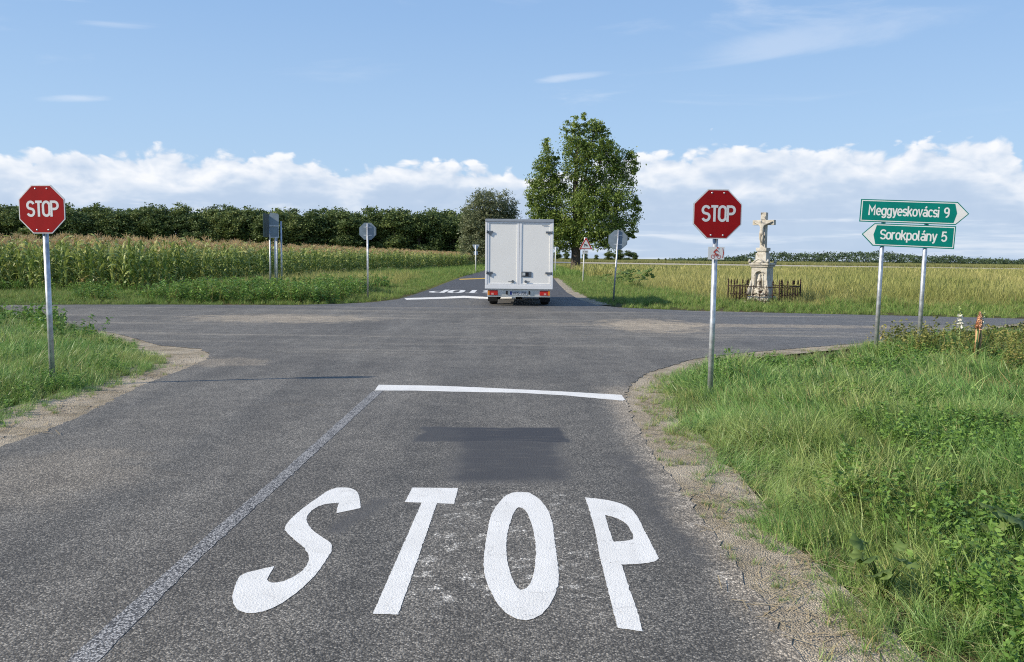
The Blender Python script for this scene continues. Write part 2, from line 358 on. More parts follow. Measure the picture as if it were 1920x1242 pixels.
class MB:
    'collects shapes and links them as one mesh object'
    def __init__(s): s.v = []; s.f = []; s.mi = []; s.sm = []
    def add(s, vs, fs, mi=0, smooth=False):
        b = len(s.v); s.v += [tuple(p) for p in vs]
        for f in fs: s.f.append(tuple(i + b for i in f)); s.mi.append(mi); s.sm.append(smooth)
        return s
    def box(s, x0, x1, y0, y1, z0, z1, mi=0, bev=0.):
        if bev <= 0:
            vs = [(x, y, z) for z in (z0, z1) for y in (y0, y1) for x in (x0, x1)]
            return s.add(vs, [(0, 2, 3, 1), (4, 5, 7, 6), (0, 1, 5, 4), (2, 6, 7, 3), (0, 4, 6, 2), (1, 3, 7, 5)], mi)
        import bmesh
        bm = bmesh.new(); bmesh.ops.create_cube(bm, size=1)
        for v in bm.verts:
            v.co = Vector(((x0 + x1) / 2 + v.co.x * (x1 - x0), (y0 + y1) / 2 + v.co.y * (y1 - y0), (z0 + z1) / 2 + v.co.z * (z1 - z0)))
        bmesh.ops.bevel(bm, geom=bm.edges[:], offset=bev, segments=2, affect='EDGES', profile=.6)
        bm.verts.index_update()
        s.add([v.co for v in bm.verts], [[v.index for v in f.verts] for f in bm.faces], mi); bm.free()
        return s
    def tube(s, pts, rad, seg=10, mi=0, cap=True, smooth=True):
        pts = [Vector(p) for p in pts]; n = len(pts)
        if not hasattr(rad, '__len__'): rad = [rad] * n
        vs = []; ref = None
        for i, p in enumerate(pts):
            d = (pts[min(i + 1, n - 1)] - pts[max(i - 1, 0)]).normalized()
            if ref is None:
                ref = d.cross(Vector((0, 0, 1)) if abs(d.z) < .9 else Vector((1, 0, 0))).normalized()
            else:
                ref = (ref - d * ref.dot(d)).normalized()
            bi = d.cross(ref)
            for k in range(seg):
                a = 2 * pi * k / seg
                vs.append(p + (ref * math.cos(a) + bi * math.sin(a)) * rad[i])
        fs = [(i * seg + k, i * seg + (k + 1) % seg, (i + 1) * seg + (k + 1) % seg, (i + 1) * seg + k) for i in range(n - 1) for k in range(seg)]
        s.add(vs, fs, mi, smooth)
        if cap:
            b = len(s.v) - n * seg
            s.f.append(tuple(b + k for k in reversed(range(seg)))); s.mi.append(mi); s.sm.append(False)
            s.f.append(tuple(b + (n - 1) * seg + k for k in range(seg))); s.mi.append(mi); s.sm.append(False)
        return s
    def prism(s, poly, y0, y1, mi=0):
        'outline in x,z extruded along y from y0 (front) to y1 (back); outline counter-clockwise seen from -y'
        n = len(poly)
        vs = [(x, y0, z) for x, z in poly] + [(x, y1, z) for x, z in poly]
        fs = [tuple(range(n)), tuple(range(2 * n - 1, n - 1, -1))] + [(i + n, (i + 1) % n + n, (i + 1) % n, i) for i in range(n)]
        return s.add(vs, fs, mi)
    def lathe(s, prof, seg=16, mi=0, c=(0, 0, 0)):
        vs = [(c[0] + r * math.cos(2 * pi * k / seg), c[1] + r * math.sin(2 * pi * k / seg), c[2] + z) for r, z in prof for k in range(seg)]
        fs = [(i * seg + k, i * seg + (k + 1) % seg, (i + 1) * seg + (k + 1) % seg, (i + 1) * seg + k) for i in range(len(prof) - 1) for k in range(seg)]
        return s.add(vs, fs, mi, True)
    def build(s, name, mats, parent=None, loc=(0, 0, 0), rot=(0, 0, 0)):
        me = bpy.data.meshes.new(name); me.from_pydata(s.v, [], s.f)
        for m in (mats if isinstance(mats, (list, tuple)) else [mats]): me.materials.append(m)
        me.polygons.foreach_set('material_index', s.mi); me.polygons.foreach_set('use_smooth', s.sm)
        me.update()
        o = bpy.data.objects.new(name, me); COL.objects.link(o); o.location = loc; o.rotation_euler = rot
        if parent: o.parent = parent
        return o

def np_mesh(name, V, Q, mats, vattr=None, mi=None, smooth=False):
    'mesh from numpy arrays; Q is (n,4) or (n,3)'
    V = np.asarray(V, np.float32); Q = np.asarray(Q, np.int32); k = Q.shape[1]
    me = bpy.data.meshes.new(name)
    me.vertices.add(len(V)); me.vertices.foreach_set('co', V.ravel())
    me.loops.add(Q.size); me.loops.foreach_set('vertex_index', Q.ravel())
    me.polygons.add(len(Q)); me.polygons.foreach_set('loop_start', np.arange(0, Q.size, k, dtype=np.int32))
    if smooth: me.polygons.foreach_set('use_smooth', np.ones(len(Q), bool))
    for m in mats: me.materials.append(m)
    if mi is not None: me.polygons.foreach_set('material_index', np.asarray(mi, np.int32))
    if vattr is not None:
        a = me.attributes.new('v', 'FLOAT', 'POINT'); a.data.foreach_set('value', np.asarray(vattr, np.float32))
    me.update(calc_edges=True)
    return me
def obj_of(name, me, parent=None, loc=(0, 0, 0), rot=(0, 0, 0), scale=1.):
    o = bpy.data.objects.new(name, me); COL.objects.link(o); o.location = loc; o.rotation_euler = rot
    o.scale = (scale,) * 3 if not hasattr(scale, '__len__') else scale
    if parent: o.parent = parent
    return o

def sheet(name, outline, z, mat, holes=(), parent=None, wob=0., step=.25, seed=1):
    'flat sheet from an outline (list of xy), optionally with a ragged edge'
    rg = random.Random(seed)
    def rag(o):
        if not wob: return [Vector((p[0], p[1], 0)) for p in o]
        out = []; n = len(o)
        for i in range(n):
            a = Vector((o[i][0], o[i][1], 0)); b = Vector((o[(i + 1) % n][0], o[(i + 1) % n][1], 0))
            L = (b - a).length
            k = max(1, min(int(L / step), 90)); nn = Vector((-(b - a).y, (b - a).x, 0)).normalized() if L else Vector()
            for j in range(k): out.append(a.lerp(b, j / k) + nn * rg.gauss(0, wob))
        return out
    polys = [rag(outline)] + [rag(h) for h in holes]
    flat = [p for q in polys for p in q]
    tris = tessellate_polygon(polys)
    me = bpy.data.meshes.new(name)
    fs = []
    for t in tris:
        a, b, c = (flat[i] for i in t)
        fs.append(t if (b - a).cross(c - a).z > 0 else t[::-1])
    me.from_pydata([(p.x, p.y, z) for p in flat], [], fs); me.materials.append(mat); me.update()
    return obj_of(name, me, parent)

def px(pts): return [tuple(gp(u, v)[:2]) for u, v in pts]

# ------------------------------------------------------------------ setting: ground, road, markings
gm = MB(); gm.add([(-3000, -60, 0), (3000, -60, 0), (3000, 4500, 0), (-3000, 4500, 0)], [(0, 1, 2, 3)])
ground = tag(gm.build('ground', M['soil'], loc=(0, 0, -.035)), 'flat farmland soil under the grass and fields', kind='structure')

ROAD_DIR = Vector((math.sin(R(.84)), math.cos(R(.84))))
def far(p, s): return (p[0] + ROAD_DIR.x * s, p[1] + ROAD_DIR.y * s)
left_edge = px([(0, 838), (60, 818), (150, 780), (270, 720), (340, 694), (385, 676), (394, 664)])
left_ret = px([(372, 654), (300, 648), (235, 630), (180, 619), (110, 607)])
fl_edge = px([(0, 572.5), (150, 571.5), (300, 571.5), (460, 572), (560, 572), (640, 570), (700, 567), (745, 561.5), (775, 553), (805, 543), (840, 529), (868, 519)])
fr_edge = px([(1038, 522), (1046, 532), (1062, 548), (1084, 561), (1120, 572.5), (1160, 577), (1300, 583), (1500, 588), (1700, 592.5), (1918, 598)])
right_ret = px([(1918, 606), (1760, 623), (1640, 641), (1550, 649), (1400, 661), (1300, 673), (1215, 699), (1183, 720), (1173, 741)])
right_edge = px([(1190, 792), (1225, 852), (1290, 932), (1380, 1062), (1445, 1150), (1510, 1242)])
def ext(a, b, L):
    d = (Vector(b) - Vector(a)).normalized(); return tuple(Vector(b) + d * L)
outline = ([(right_edge[-1][0] + .05, -30)] + right_edge[::-1] + right_ret[::-1]
           + [ext(right_ret[1], right_ret[0], 90), ext(fr_edge[-2], fr_edge[-1], 90)] + fr_edge[::-1]
           + [far(fr_edge[0], 700), far(fl_edge[-1], 700)] + fl_edge[::-1]
           + [ext(fl_edge[1], fl_edge[0], 80), (left_ret[-1][0] - 80, left_ret[-1][1] - 3.)] + left_ret[::-1] + left_edge[::-1] + [(left_edge[0][0] - .15, -30)])
road = tag(sheet('road', outline, 0., M['asphalt'], wob=.016, step=.08), 'grey asphalt crossroads between the fields', kind='structure')

# verge outlines (where plants start) and the gravel between them and the asphalt
lv = px([(0, 808), (65, 785), (130, 755), (200, 735), (262, 712), (318, 690), (326, 682), (310, 668), (255, 645), (200, 625), (150, 613), (108, 605)])
rv = px([(1905, 607), (1760, 624), (1640, 643), (1560, 652), (1420, 664), (1320, 676), (1235, 702), (1207, 728), (1218, 770), (1256, 832), (1314, 905), (1396, 1022), (1500, 1150), (1592, 1242)])
LV = [(-90, left_ret[-1][1] - 3.), (-90, -12), (lv[0][0] - 1.2, -12), (lv[0][0] - .35, 2.)] + lv
RV = [(110, right_ret[0][1] + 4.2)] + rv + [(rv[-1][0] + .05, 1.), (rv[-1][0] + .1, -12), (110, -12)]
FRV = [far(fr_edge[0], 330), *[(x + .45, y + .12) for x, y in fr_edge], ext(fr_edge[-2], fr_edge[-1], 90), (260, 20), (260, 360)]
FLV = [far(fl_edge[-1], 330), (-260, 360), (-260, 24), ext(fl_edge[1], fl_edge[0], 80), *[(x - .25, y + .12) for x, y in fl_edge]]
def grow(o, outl, wob, seed, z): return tag(sheet('gravel_shoulder', outl, z, M['gravel'], wob=wob, step=.3, seed=seed), kind='structure')
g1 = grow(None, [(lv[0][0] - 1.6, 2), (lv[0][0] + 1.8, 2)] + [(x + .5, y) for x, y in left_edge[1:]] + [(x + .3, y + .6) for x, y in left_ret] + [(-70, left_ret[-1][1] - 1.6), (-70, left_ret[-1][1] - 3.2)] + [(x - .5, y - .45) for x, y in lv[::-1]], .03, 5, -.006)
g1['label'] = 'sandy gravel shoulder along the left corner of the crossing'
g2 = grow(None, [(right_edge[-1][0] - .5, -12), (rv[-1][0] + .6, -12)] + [(x + .35, y + .06) for x, y in rv[::-1][:8]] + [(x + .1, y - .3) for x, y in rv[::-1][8:]] + [(x, y + .5) for x, y in right_ret[:6]] + [(x - .5, y + .2) for x, y in right_ret[6:]] + [(x - .5, y) for x, y in right_edge], .03, 6, -.006)
g2['label'] = 'sandy gravel shoulder along the right side of the near lane'
g3 = grow(None, [(x - .2, y - .1) for x, y in fr_edge[:5]] + [(x + .6, y + .5) for x, y in fr_edge[4::-1]], .05, 7, -.012)
g3['label'] = 'pale gravel strip along the right edge of the far road'

def smooth(pts, it=2, keep=48):
    'rounds an outline but keeps its sharp corners'
    for _ in range(it):
        out = []; n = len(pts)
        for i in range(n):
            a, b, c = (Vector(pts[(i + k) % n][:2]) for k in (-1, 0, 1))
            tn = math.degrees((b - a).angle(c - b, 0.))
            if tn > keep: out.append(tuple(b))
            else: out += [tuple(b.lerp(a, .25)), tuple(b.lerp(c, .25))]
        pts = out
    return pts
def mark(name, pts, mat, label, holes=(), z=.0025, wob=.0015, seed=3, rnd=False):
    o = sheet(name, smooth(px(pts)) if rnd else px(pts), z, mat, [smooth(px(h)) for h in holes], parent=road, wob=wob, step=.02 if rnd else .06, seed=seed)
    o['label'] = label
    return o
mark('stop_line', [(710, 722), (702, 733), (780, 733), (850, 735), (970, 737), (1060, 742), (1168, 752), (1172, 750), (1165, 741), (1060, 735), (900, 727), (820, 724)], M['road_paint'], 'thick white stop line across the near lane', wob=.003)
mark('centre_line', [(699, 734), (717, 734), (545, 893), (400, 1023), (300, 1122), (182, 1242), (-60, 1500), (-160, 1500), (124, 1242), (250, 1128), (400, 994), (520, 893)], M['faded_paint'], 'worn grey centre line of the near road', wob=.003)
zz = lambda pts: [(x / 2.1818 + 400, y / 2.1818 + 680) for x, y in pts]
Sg = zz([(603, 597), (600, 560), (590, 532), (570, 517), (540, 512), (505, 513), (470, 525), (430, 552), (390, 580), (345, 615), (310, 648), (288, 680), (300, 698), (335, 730), (365, 752), (385, 775), (392, 800), (388, 820), (370, 848), (340, 872), (300, 893), (262, 902), (235, 902), (220, 895), (225, 875), (250, 835), (180, 850), (115, 868), (100, 888), (86, 920), (78, 960), (80, 985), (95, 1012), (130, 1027), (175, 1027), (220, 1016), (275, 990), (330, 952), (385, 905), (425, 862), (455, 820), (478, 785), (488, 752), (475, 735), (440, 712), (410, 692), (388, 665), (380, 642), (388, 620), (410, 600), (445, 583), (480, 577), (512, 577), (503, 618)])
Tg = zz([(815, 513), (1002, 515), (985, 580), (915, 577), (757, 1033), (652, 1030), (852, 575), (783, 572)])
Og = zz([(1245, 531), (1290, 533), (1330, 555), (1362, 590), (1385, 640), (1393, 700), (1402, 770), (1413, 860), (1413, 910), (1395, 960), (1365, 1010), (1330, 1042), (1280, 1057), (1240, 1052), (1200, 1030), (1165, 995), (1130, 930), (1110, 880), (1104, 830), (1110, 760), (1122, 690), (1133, 630), (1155, 590), (1190, 550), (1215, 535)])
Oh = zz([(1250, 593), (1275, 600), (1295, 640), (1310, 690), (1320, 750), (1318, 820), (1308, 880), (1285, 925), (1255, 932), (1235, 915), (1210, 850), (1198, 790), (1198, 730), (1205, 690), (1220, 635), (1238, 600)])
Pg = zz([(1520, 553), (1590, 560), (1650, 572), (1700, 592), (1730, 620), (1760, 680), (1790, 740), (1815, 785), (1825, 805), (1800, 818), (1750, 825), (1700, 827), (1670, 828), (1700, 920), (1735, 1020), (1757, 1102), (1655, 1088), (1620, 960), (1590, 830), (1580, 795), (1565, 700), (1540, 610)])
Ph = zz([(1603, 625), (1650, 637), (1690, 660), (1710, 690), (1722, 722), (1700, 730), (1638, 735), (1620, 690)])
mark('painted_letter', Sg, M['road_paint'], 'white letter S of the near road word STOP', rnd=True)
mark('painted_letter', Tg, M['road_paint'], 'white letter T of the near road word STOP', rnd=True)
mark('painted_letter', Og, M['road_paint'], 'white letter O of the near road word STOP', [Oh], rnd=True)
mark('painted_letter', Pg, M['road_paint'], 'white letter P of the near road word STOP', [Ph], rnd=True)
mark('stop_line', [(758, 559.5), (762, 562.5), (830, 560.5), (870, 559), (915, 561), (975, 560.5), (975, 557), (915, 557.5), (870, 555), (830, 557.2)], M['road_paint'], 'white stop line of the lane beyond the crossing', wob=.008)
mark('barrier_line', [(861, 523.3), (862, 525), (915, 522.8), (990, 521.), (990, 519.6), (915, 521.2)], M['yellow_paint'], 'yellow line across the far road', wob=.008)

# ------------------------------------------------------------------ stroke lettering for signs
def arc(cx, cz, rx, rz, a0, a1, n=12):
    return [(cx + rx * math.cos(R(a0 + (a1 - a0) * i / n)), cz + rz * math.sin(R(a0 + (a1 - a0) * i / n))) for i in range(n + 1)]
C = True   # closed stroke
GL = {  # glyph: (advance, [(points, closed)])
 'S': (.62, [(arc(.25, .74, .25, .26, 22, 180, 14) + arc(.25, .74, .25, .25, 180, 235, 5) + arc(.25, .26, .25, .25, 55, 0, 5) + arc(.25, .26, .25, .26, 0, -158, 14), False)]),
 'T': (.60, [([(0, 1), (.52, 1)], False), ([(.26, .93), (.26, -.07)], False)]),
 'O': (.64, [(arc(.25, .72, .25, .28, 0, 180, 14) + arc(.25, .28, .25, .28, 180, 360, 14), C)]),
 'P': (.60, [([(0, -.07), (0, 1), (.26, 1)] + arc(.26, .74, .25, .26, 80, -80, 12) + [(.26, .48), (.07, .48)], False)]),
 'M': (.84, [([(0, -.07), (0, 1.0), (.30, .42), (.60, 1.0), (.60, -.07)], False)]),
 'e': (.58, [([(.03, .37), (.42, .37)] + arc(.21, .42, .21, .30, 0, 180, 12) + arc(.21, .28, .21, .28, 180, 320, 10), False)]),
 'g': (.60, [(arc(.21, .44, .21, .28, 0, 180, 12) + arc(.21, .28, .21, .28, 180, 360, 12), C), ([(.42, .79), (.42, -.06)] + arc(.21, -.06, .21, .22, 0, -150, 9)[1:], False)]),
 'y': (.56, [([(0, .79), (.20, .02)], False), ([(.42, .79), (.22, -.05)] + [(.15, -.22), (.02, -.27)], False)]),
 's': (.52, [(arc(.19, .54, .19, .18, 25, 180, 10) + arc(.19, .54, .19, .18, 180, 240, 4) + arc(.19, .18, .19, .18, 60, 0, 4) + arc(.19, .18, .19, .18, 0, -155, 10), False)]),
 'k': (.56, [([(0, 1.07), (0, -.07)], False), ([(.40, .79), (.05, .34)], False), ([(.14, .44), (.42, -.07)], False)]),
 'o': (.58, [(arc(.21, .46, .21, .26, 0, 180, 12) + arc(.21, .26, .21, .26, 180, 360, 12), C)]),
 'v': (.54, [([(0, .79), (.20, .0), (.40, .79)], False)]),
 'c': (.52, [(arc(.21, .46, .21, .26, 35, 180, 10) + arc(.21, .26, .21, .26, 180, 325, 10), False)]),
 'i': (.24, [([(0, .79), (0, -.07)], False), ([(0, 1.09), (0, .94)], False)]),
 'l': (.29, [([(0, 1.07), (0, .12)] + arc(.13, .13, .13, .13, 190, 270, 5), False)]),
 'r': (.42, [([(0, .79), (0, -.07)], False), (arc(.22, .50, .20, .22, 175, 70, 7), False)]),
 'p': (.60, [(arc(.21, .46, .21, .26, 0, 180, 12) + arc(.21, .26, .21, .26, 180, 360, 12), C), ([(0, .79), (0, -.33)], False)]),
 'n': (.58, [([(0, .79), (0, -.07)], False), (arc(.20, .50, .20, .22, 165, 0, 9) + [(.40, -.07)], False)]),
 'a': (.58, [([(.03, .66)] + arc(.21, .52, .20, .20, 110, 0, 8) + [(.41, -.07)], False), (arc(.19, .20, .19, .20, 0, 360, 14)[:-1], C)]),
 '9': (.60, [(arc(.23, .72, .23, .28, 0, 360, 16)[:-1], C), ([(.46, .70)] + arc(.20, .42, .26, .42, 0, -100, 10), False)]),
 '5': (.60, [([(.43, 1), (.06, 1), (.02, .55)] + arc(.21, .32, .24, .32, 110, -155, 14), False)]),
 'W': (.86, [([(0, 1.05), (.15, 0), (.31, .8), (.47, 0), (.62, 1.05)], False)]),
 'H': (.64, [([(0, 1.07), (0, -.07)], False), ([(.46, 1.07), (.46, -.07)], False), ([(.05, .52), (.41, .52)], False)]),
 '7': (.58, [([(0, 1), (.45, 1), (.15, -.07)], False)]),
 '3': (.60, [(arc(.21, .75, .22, .25, 155, -80, 12) + arc(.21, .26, .24, .26, 80, -155, 12), False)]),
 '1': (.38, [([(0, .80), (.16, 1), (.16, -.07)], False)]),
 '-': (.42, [([(.02, .47), (.26, .47)], False)]),
 ' ': (.42, []),
}
GL['á'] = (GL['a'][0], GL['a'][1] + [([(.17, .90), (.33, 1.10)], False)])
def text_mb(txt, x, z, y, hgt, wgt, xs=1., mb=None, mi=0, spacing=0.):
    'stroked lettering in the x,z plane facing -y; x,z is the lower left corner'
    mb = mb or MB(); lift = 0
    for ch in txt:
        adv, strokes = GL[ch]
        for pts, closed in strokes:
            P = [Vector((p[0] * xs * hgt, p[1] * hgt)) for p in pts]; n = len(P); hw = wgt / 2
            Q = [P[0]]
            for p in P[1:]:
                if (p - Q[-1]).length > 1e-5: Q.append(p)
            if closed and (Q[0] - Q[-1]).length < 1e-4: Q.pop()
            P = Q; n = len(P); vs = []
            for i, p in enumerate(P):
                a = P[i - 1] if (i > 0 or closed) else None
                b = P[(i + 1) % n] if (i < n - 1 or closed) else None
                d1 = (p - a).normalized() if a is not None else None
                d2 = (b - p).normalized() if b is not None else None
                if d1 is None: d1 = d2
                if d2 is None: d2 = d1
                t = (d1 + d2); t = t.normalized() if t.length > 1e-4 else d1
                nrm = Vector((-t.y, t.x)); k = hw / max(.45, nrm.dot(Vector((-d1.y, d1.x))))
                for s_ in (1, -1):
                    q = p + nrm * k * s_; vs.append((x + q.x, y - lift, z + q.y))
            m_ = n if closed else n - 1
            mb.add(vs, [(2 * i, 2 * i + 1, (2 * ((i + 1) % n)) + 1, 2 * ((i + 1) % n)) for i in range(m_)], mi)
            lift = .0003 if lift == 0 else 0.
        lift = 0
        x += (adv * xs * hgt) + spacing
    return mb
def text_w(txt, hgt, xs=1., spacing=0.): return sum(GL[c][0] * xs * hgt + spacing for c in txt)

# the word on the far lane, painted to be read from the other side
sp0 = .22; xs0 = (3.05 - 3 * sp0 + .3) / text_w('STOP', 3.2); xpos = 0.
for ch in 'STOP':
    q = text_mb(ch, 0, 0, 0, 3.2, .25, xs0).build('painted_letter', M['road_paint'], road)
    q.matrix_world = Matrix(((-1, 0, 0, -.8 - xpos), (0, 0, -1, 42.8), (0, -1, 0, .004), (0, 0, 0, 1))); q['label'] = 'white letter %s of the far road word STOP, upside down from here' % ch
    xpos += GL[ch][0] * xs0 * 3.2 * .92 + sp0

# ------------------------------------------------------------------ stop signs
def octagon(s): return [(s / 2 / math.cos(R(22.5)) * math.cos(R(22.5 + 45 * k)), s / 2 / math.cos(R(22.5)) * math.sin(R(22.5 + 45 * k))) for k in range(8)]
def stop_sign(label, loc, rz, lean, size, ctr, top_pole, group, face=True, pole_r=.034):
    t = thing('stop_sign', label, 'stop sign', loc, rz, group)
    p = MB(); p.tube([(0, .045, -.4), (0, .045, top_pole)], pole_r, 14); pole = p.build('pole', M['galvanised'], t)
    cz = ctr
    b = MB(); o8 = octagon(size); b.prism([(x, z + cz) for x, z in o8], -.006, .004)
    b.prism([(x * .93, z * .93 + cz) for x, z in o8], .004, .010)
    plate = b.build('sign_plate', M['sign_back'], t)
    f = MB(); f.prism([(x * .995, z * .995 + cz) for x, z in o8], -.008, -.006)
    wf = f.build('white_border', M['sign_white'], plate)
    f = MB(); f.prism([(x * .955, z * .955 + cz) for x, z in o8], -.0095, -.0079); f.build('red_face', M['sign_red'], plate)
    hgt = size * .285; xs = .97
    wtx = text_w('STOP', hgt, xs) - .12 * hgt
    text_mb('STOP', -wtx / 2 + .01, cz - hgt * .46, -.0110, hgt, size * .051, xs).build('lettering', M['sign_white'], plate)
    for sx in (-1, 1):
        for sz in (-1, 1):
            k = MB(); k.lathe([(0.0001, .006), (.007, .004), (.011, 0)], 10)
            k.build('bolt', M['bolt'], plate, (sx * size * .125, -.0095, cz + sz * size * .425), (R(90), 0, 0))
    for z in (-.24, .24):
        c = MB(); c.box(-.16, .16, .009, .016, cz + z * size - .02, cz + z * size + .02); c.tube([(-.05, .016, cz + z * size), (-.05, .07, cz + z * size), (.05, .07, cz + z * size), (.05, .016, cz + z * size)], .008, 6)
        c.build('clamp', M['galvanised'], t)
    t.rotation_euler = (lean[1], lean[0], rz)
    return t
P = gp(1333, 742)
ss_r = stop_sign('red stop sign with a small bicycle plate fixed to its pole', P, R(3), (R(.1), R(.3)), .605, 2.255, 2.05, 'red stop signs facing the near lane')
# the bicycle plate, fixed to that pole
cp = MB(); cp.box(-.10, .105, -.002, .002, 1.70, 1.855); cyc = cp.build('cycle_plate', M['sign_white'], ss_r)
cyc['label'] = 'small whitish plate with a red cyclist and arrow'
cm_ = MB()
def ring(mb, cx, cz, r, w_, y, n=18, mi=0):
    vs = []
    for k in range(n):
        a = 2 * pi * k / n
        for q in (r - w_ / 2, r + w_ / 2): vs.append((cx + q * math.cos(a), y, cz + q * math.sin(a)))
    mb.add(vs, [(2 * k, 2 * k + 1, (2 * k + 3) % (2 * n), (2 * k + 2) % (2 * n)) for k in range(n)], mi)
def strip(mb, pts, w_, y, mi=0):
    P_ = [Vector(p) for p in pts]
    for i in range(len(P_) - 1):
        d = (P_[i + 1] - P_[i]).normalized(); nn = Vector((-d.y, d.x)) * w_ / 2; yy = y - .0002 * (i % 2)
        a, b_, c_, d_ = P_[i] + nn, P_[i] - nn, P_[i + 1] - nn, P_[i + 1] + nn
        mb.add([(q.x, yy, q.y) for q in (a, b_, c_, d_)], [(0, 1, 2, 3)], mi)
ring(cm_, -.038, 1.735, .022, .006, -.0035); ring(cm_, .036, 1.735, .022, .006, -.0035)
strip(cm_, [(-.038, 1.735), (-.012, 1.768), (.022, 1.768), (.036, 1.735)], .006, -.0039); strip(cm_, [(-.012, 1.768), (.002, 1.738), (.022, 1.768)], .006, -.0044)
strip(cm_, [(-.03, 1.785), (.008, 1.825)], .018, -.0049); strip(cm_, [(.008, 1.82), (.03, 1.79)], .008, -.0054); strip(cm_, [(-.028, 1.785), (.004, 1.772), (.0, 1.742)], .011, -.0059)
cm_.add([(.018 + .012 * math.cos(R(30 * k)), -.0064, 1.843 + .010 * math.sin(R(30 * k))) for k in range(12)], [tuple(range(12))])
cm_.add([(.078, -.0035, 1.715), (.086, -.0035, 1.72), (.099, -.0035, 1.778), (.086, -.0035, 1.838), (.078, -.0035, 1.842), (.088, -.0035, 1.778)], [(0, 1, 2, 5), (5, 2, 3, 4)])
cm_.build('cyclist_symbol', simple('symbol_red', (.55, .06, .04), .5), cyc)
P = gp(95, 723)
stop_sign('red stop sign standing in the grass of the left verge', P, R(-4), (R(-.5), R(.2)), .605, 2.235, 2.15, 'red stop signs facing the near lane')
P = at(690, 560, 33.)
stop_sign('grey back of an upright stop sign in front of the maize field', (P.x, 33., 0), R(180), (R(0), 0), .66, at(690, 434, 33.).z, at(690, 419, 33.).z - .01, 'stop signs seen from behind')
P = gp(1150, 566)
stop_sign('leaning grey back of a stop sign below the big tree', P, R(172), (R(-3.0), R(.5)), .74, at(1160, 450, P.y).z, at(1160, 432, P.y).z, 'stop signs seen from behind')

# ------------------------------------------------------------------ direction sign with two boards
Dz = 15.4; PL = at(1646, 690, Dz); 
tilt = R(.6); ang = R(-12)
ds = thing('direction_sign', 'green direction sign with two arrow boards on two grey posts', 'direction sign', (PL.x - .045, Dz, 0), 0)
cA, sA = math.cos(tilt), math.sin(tilt)
for dx_ in (0., .73):
    p = MB(); p.tube([(dx_, .05, -.4), (dx_ , .05, 2.62)], .038, 14); p.build('post', M['galvanised'], ds)
ds.rotation_euler = (0, tilt, ang)
def arrow_board(z0, z1, xl, xr, tip, txt, tx, label):
    mid = (z0 + z1) / 2
    def outl(g):
        gg = g * 1.15
        if tip == 'r': return [(xl + g, z0 + g), (xr - .205 - g * .35, z0 + g), (xr - gg, mid), (xr - .205 - g * .35, z1 - g), (xl + g, z1 - g)]
        return [(xr - g, z1 - g), (xl + .205 + g * .35, z1 - g), (xl + gg, mid), (xl + .205 + g * .35, z0 + g), (xr - g, z0 + g)]
    b = MB(); b.prism(outl(0), -.004, .012); bd = b.build('arrow_board', M['sign_green'], ds); bd['label'] = label
    b = MB(); b.prism(outl(.018), -.0055, -.0041); b.build('white_border', M['sign_white'], bd)
    g = .034
    if tip == 'r': po = [(xl + g, z0 + g), (xr - .245, z0 + g), (xr - .20, mid), (xr - .245, z1 - g), (xl + g, z1 - g)]
    else: po = [(xr - g, z1 - g), (xl + .245, z1 - g), (xl + .20, mid), (xl + .245, z0 + g), (xr - g, z0 + g)]
    b = MB(); b.prism(po, -.0070, -.0056); b.build('green_face', M['sign_green'], bd)
    hgt = .158; xs = tx[1] / text_w(txt, hgt)
    text_mb(txt, tx[0], mid - hgt * .44, -.0082, hgt, .026, xs).build('lettering', M['sign_white'], bd)
    bd.rotation_euler = (0, R(1.5), 0); bd.location = (-mid * math.sin(R(1.5)), 0, 0)
    for x in (0., .73):
        c = MB(); c.box(x - .05, x + .05, .013, .09, mid - .02, mid + .02); c.build('clamp', M['galvanised'], ds)
arrow_board(2.405, 2.815, -.42, 1.41, 'r', 'Meggyeskovácsi 9', (-.265, 1.36), 'upper arrow board pointing right to Meggyeskovácsi')
arrow_board(1.975, 2.385, -.37, 1.205, 'l', 'Sorokpolány 5', (-.045, 1.13), 'lower arrow board pointing left to Sorokpolány')

# back of a direction sign in the far left corner: boards on posts, seen almost edge-on
Y_ = 36.; B0 = at(507, 520, Y_); bt = thing('direction_sign', 'grey backs of folded direction boards on posts before the maize', 'direction sign', (B0.x, Y_, 0), 0)
def zat(v, Y=Y_, u=510): return at(u, v, Y).z
sx_ = Y_ / 1575
for x, top, dy in ((0., zat(445), 0.), (.19, zat(445), .1), (.06, zat(440), .8), (.24, zat(440), .9)):
    p = MB(); p.tube([(x, dy, -.3), (x, dy, top + .6)], .036, 10); p.build('post', M['galvanised'], bt)
pb = MB(); pb.prism([(.02, zat(423)), (.40, zat(424)), (.41, zat(404)), (.36, zat(401)), (.04, zat(399)), (-.02, zat(410))], -.07, -.04)
a_ = pb.build('board', M['sign_back'], bt); pb = MB(); pb.prism([(.05, zat(445)), (.38, zat(445)), (.40, zat(425)), (.03, zat(424.5))], -.06, -.045); pb.build('board', M['sign_back'], bt)
pf = MB(); pf.box(.0, .43, -.085, -.071, zat(425), zat(423)); pf.box(.03, .40, -.085, -.062, zat(446), zat(444.4)); pf.box(.385, .40, -.083, -.061, zat(444), zat(425.5)); pf.build('frame', M['galvanised'], bt)
pb = MB(); pb.box(-.20, -.14, -.3, .9, zat(445), zat(401)); pb.build('board', simple('dark_board', (.03, .055, .06), .5), bt)

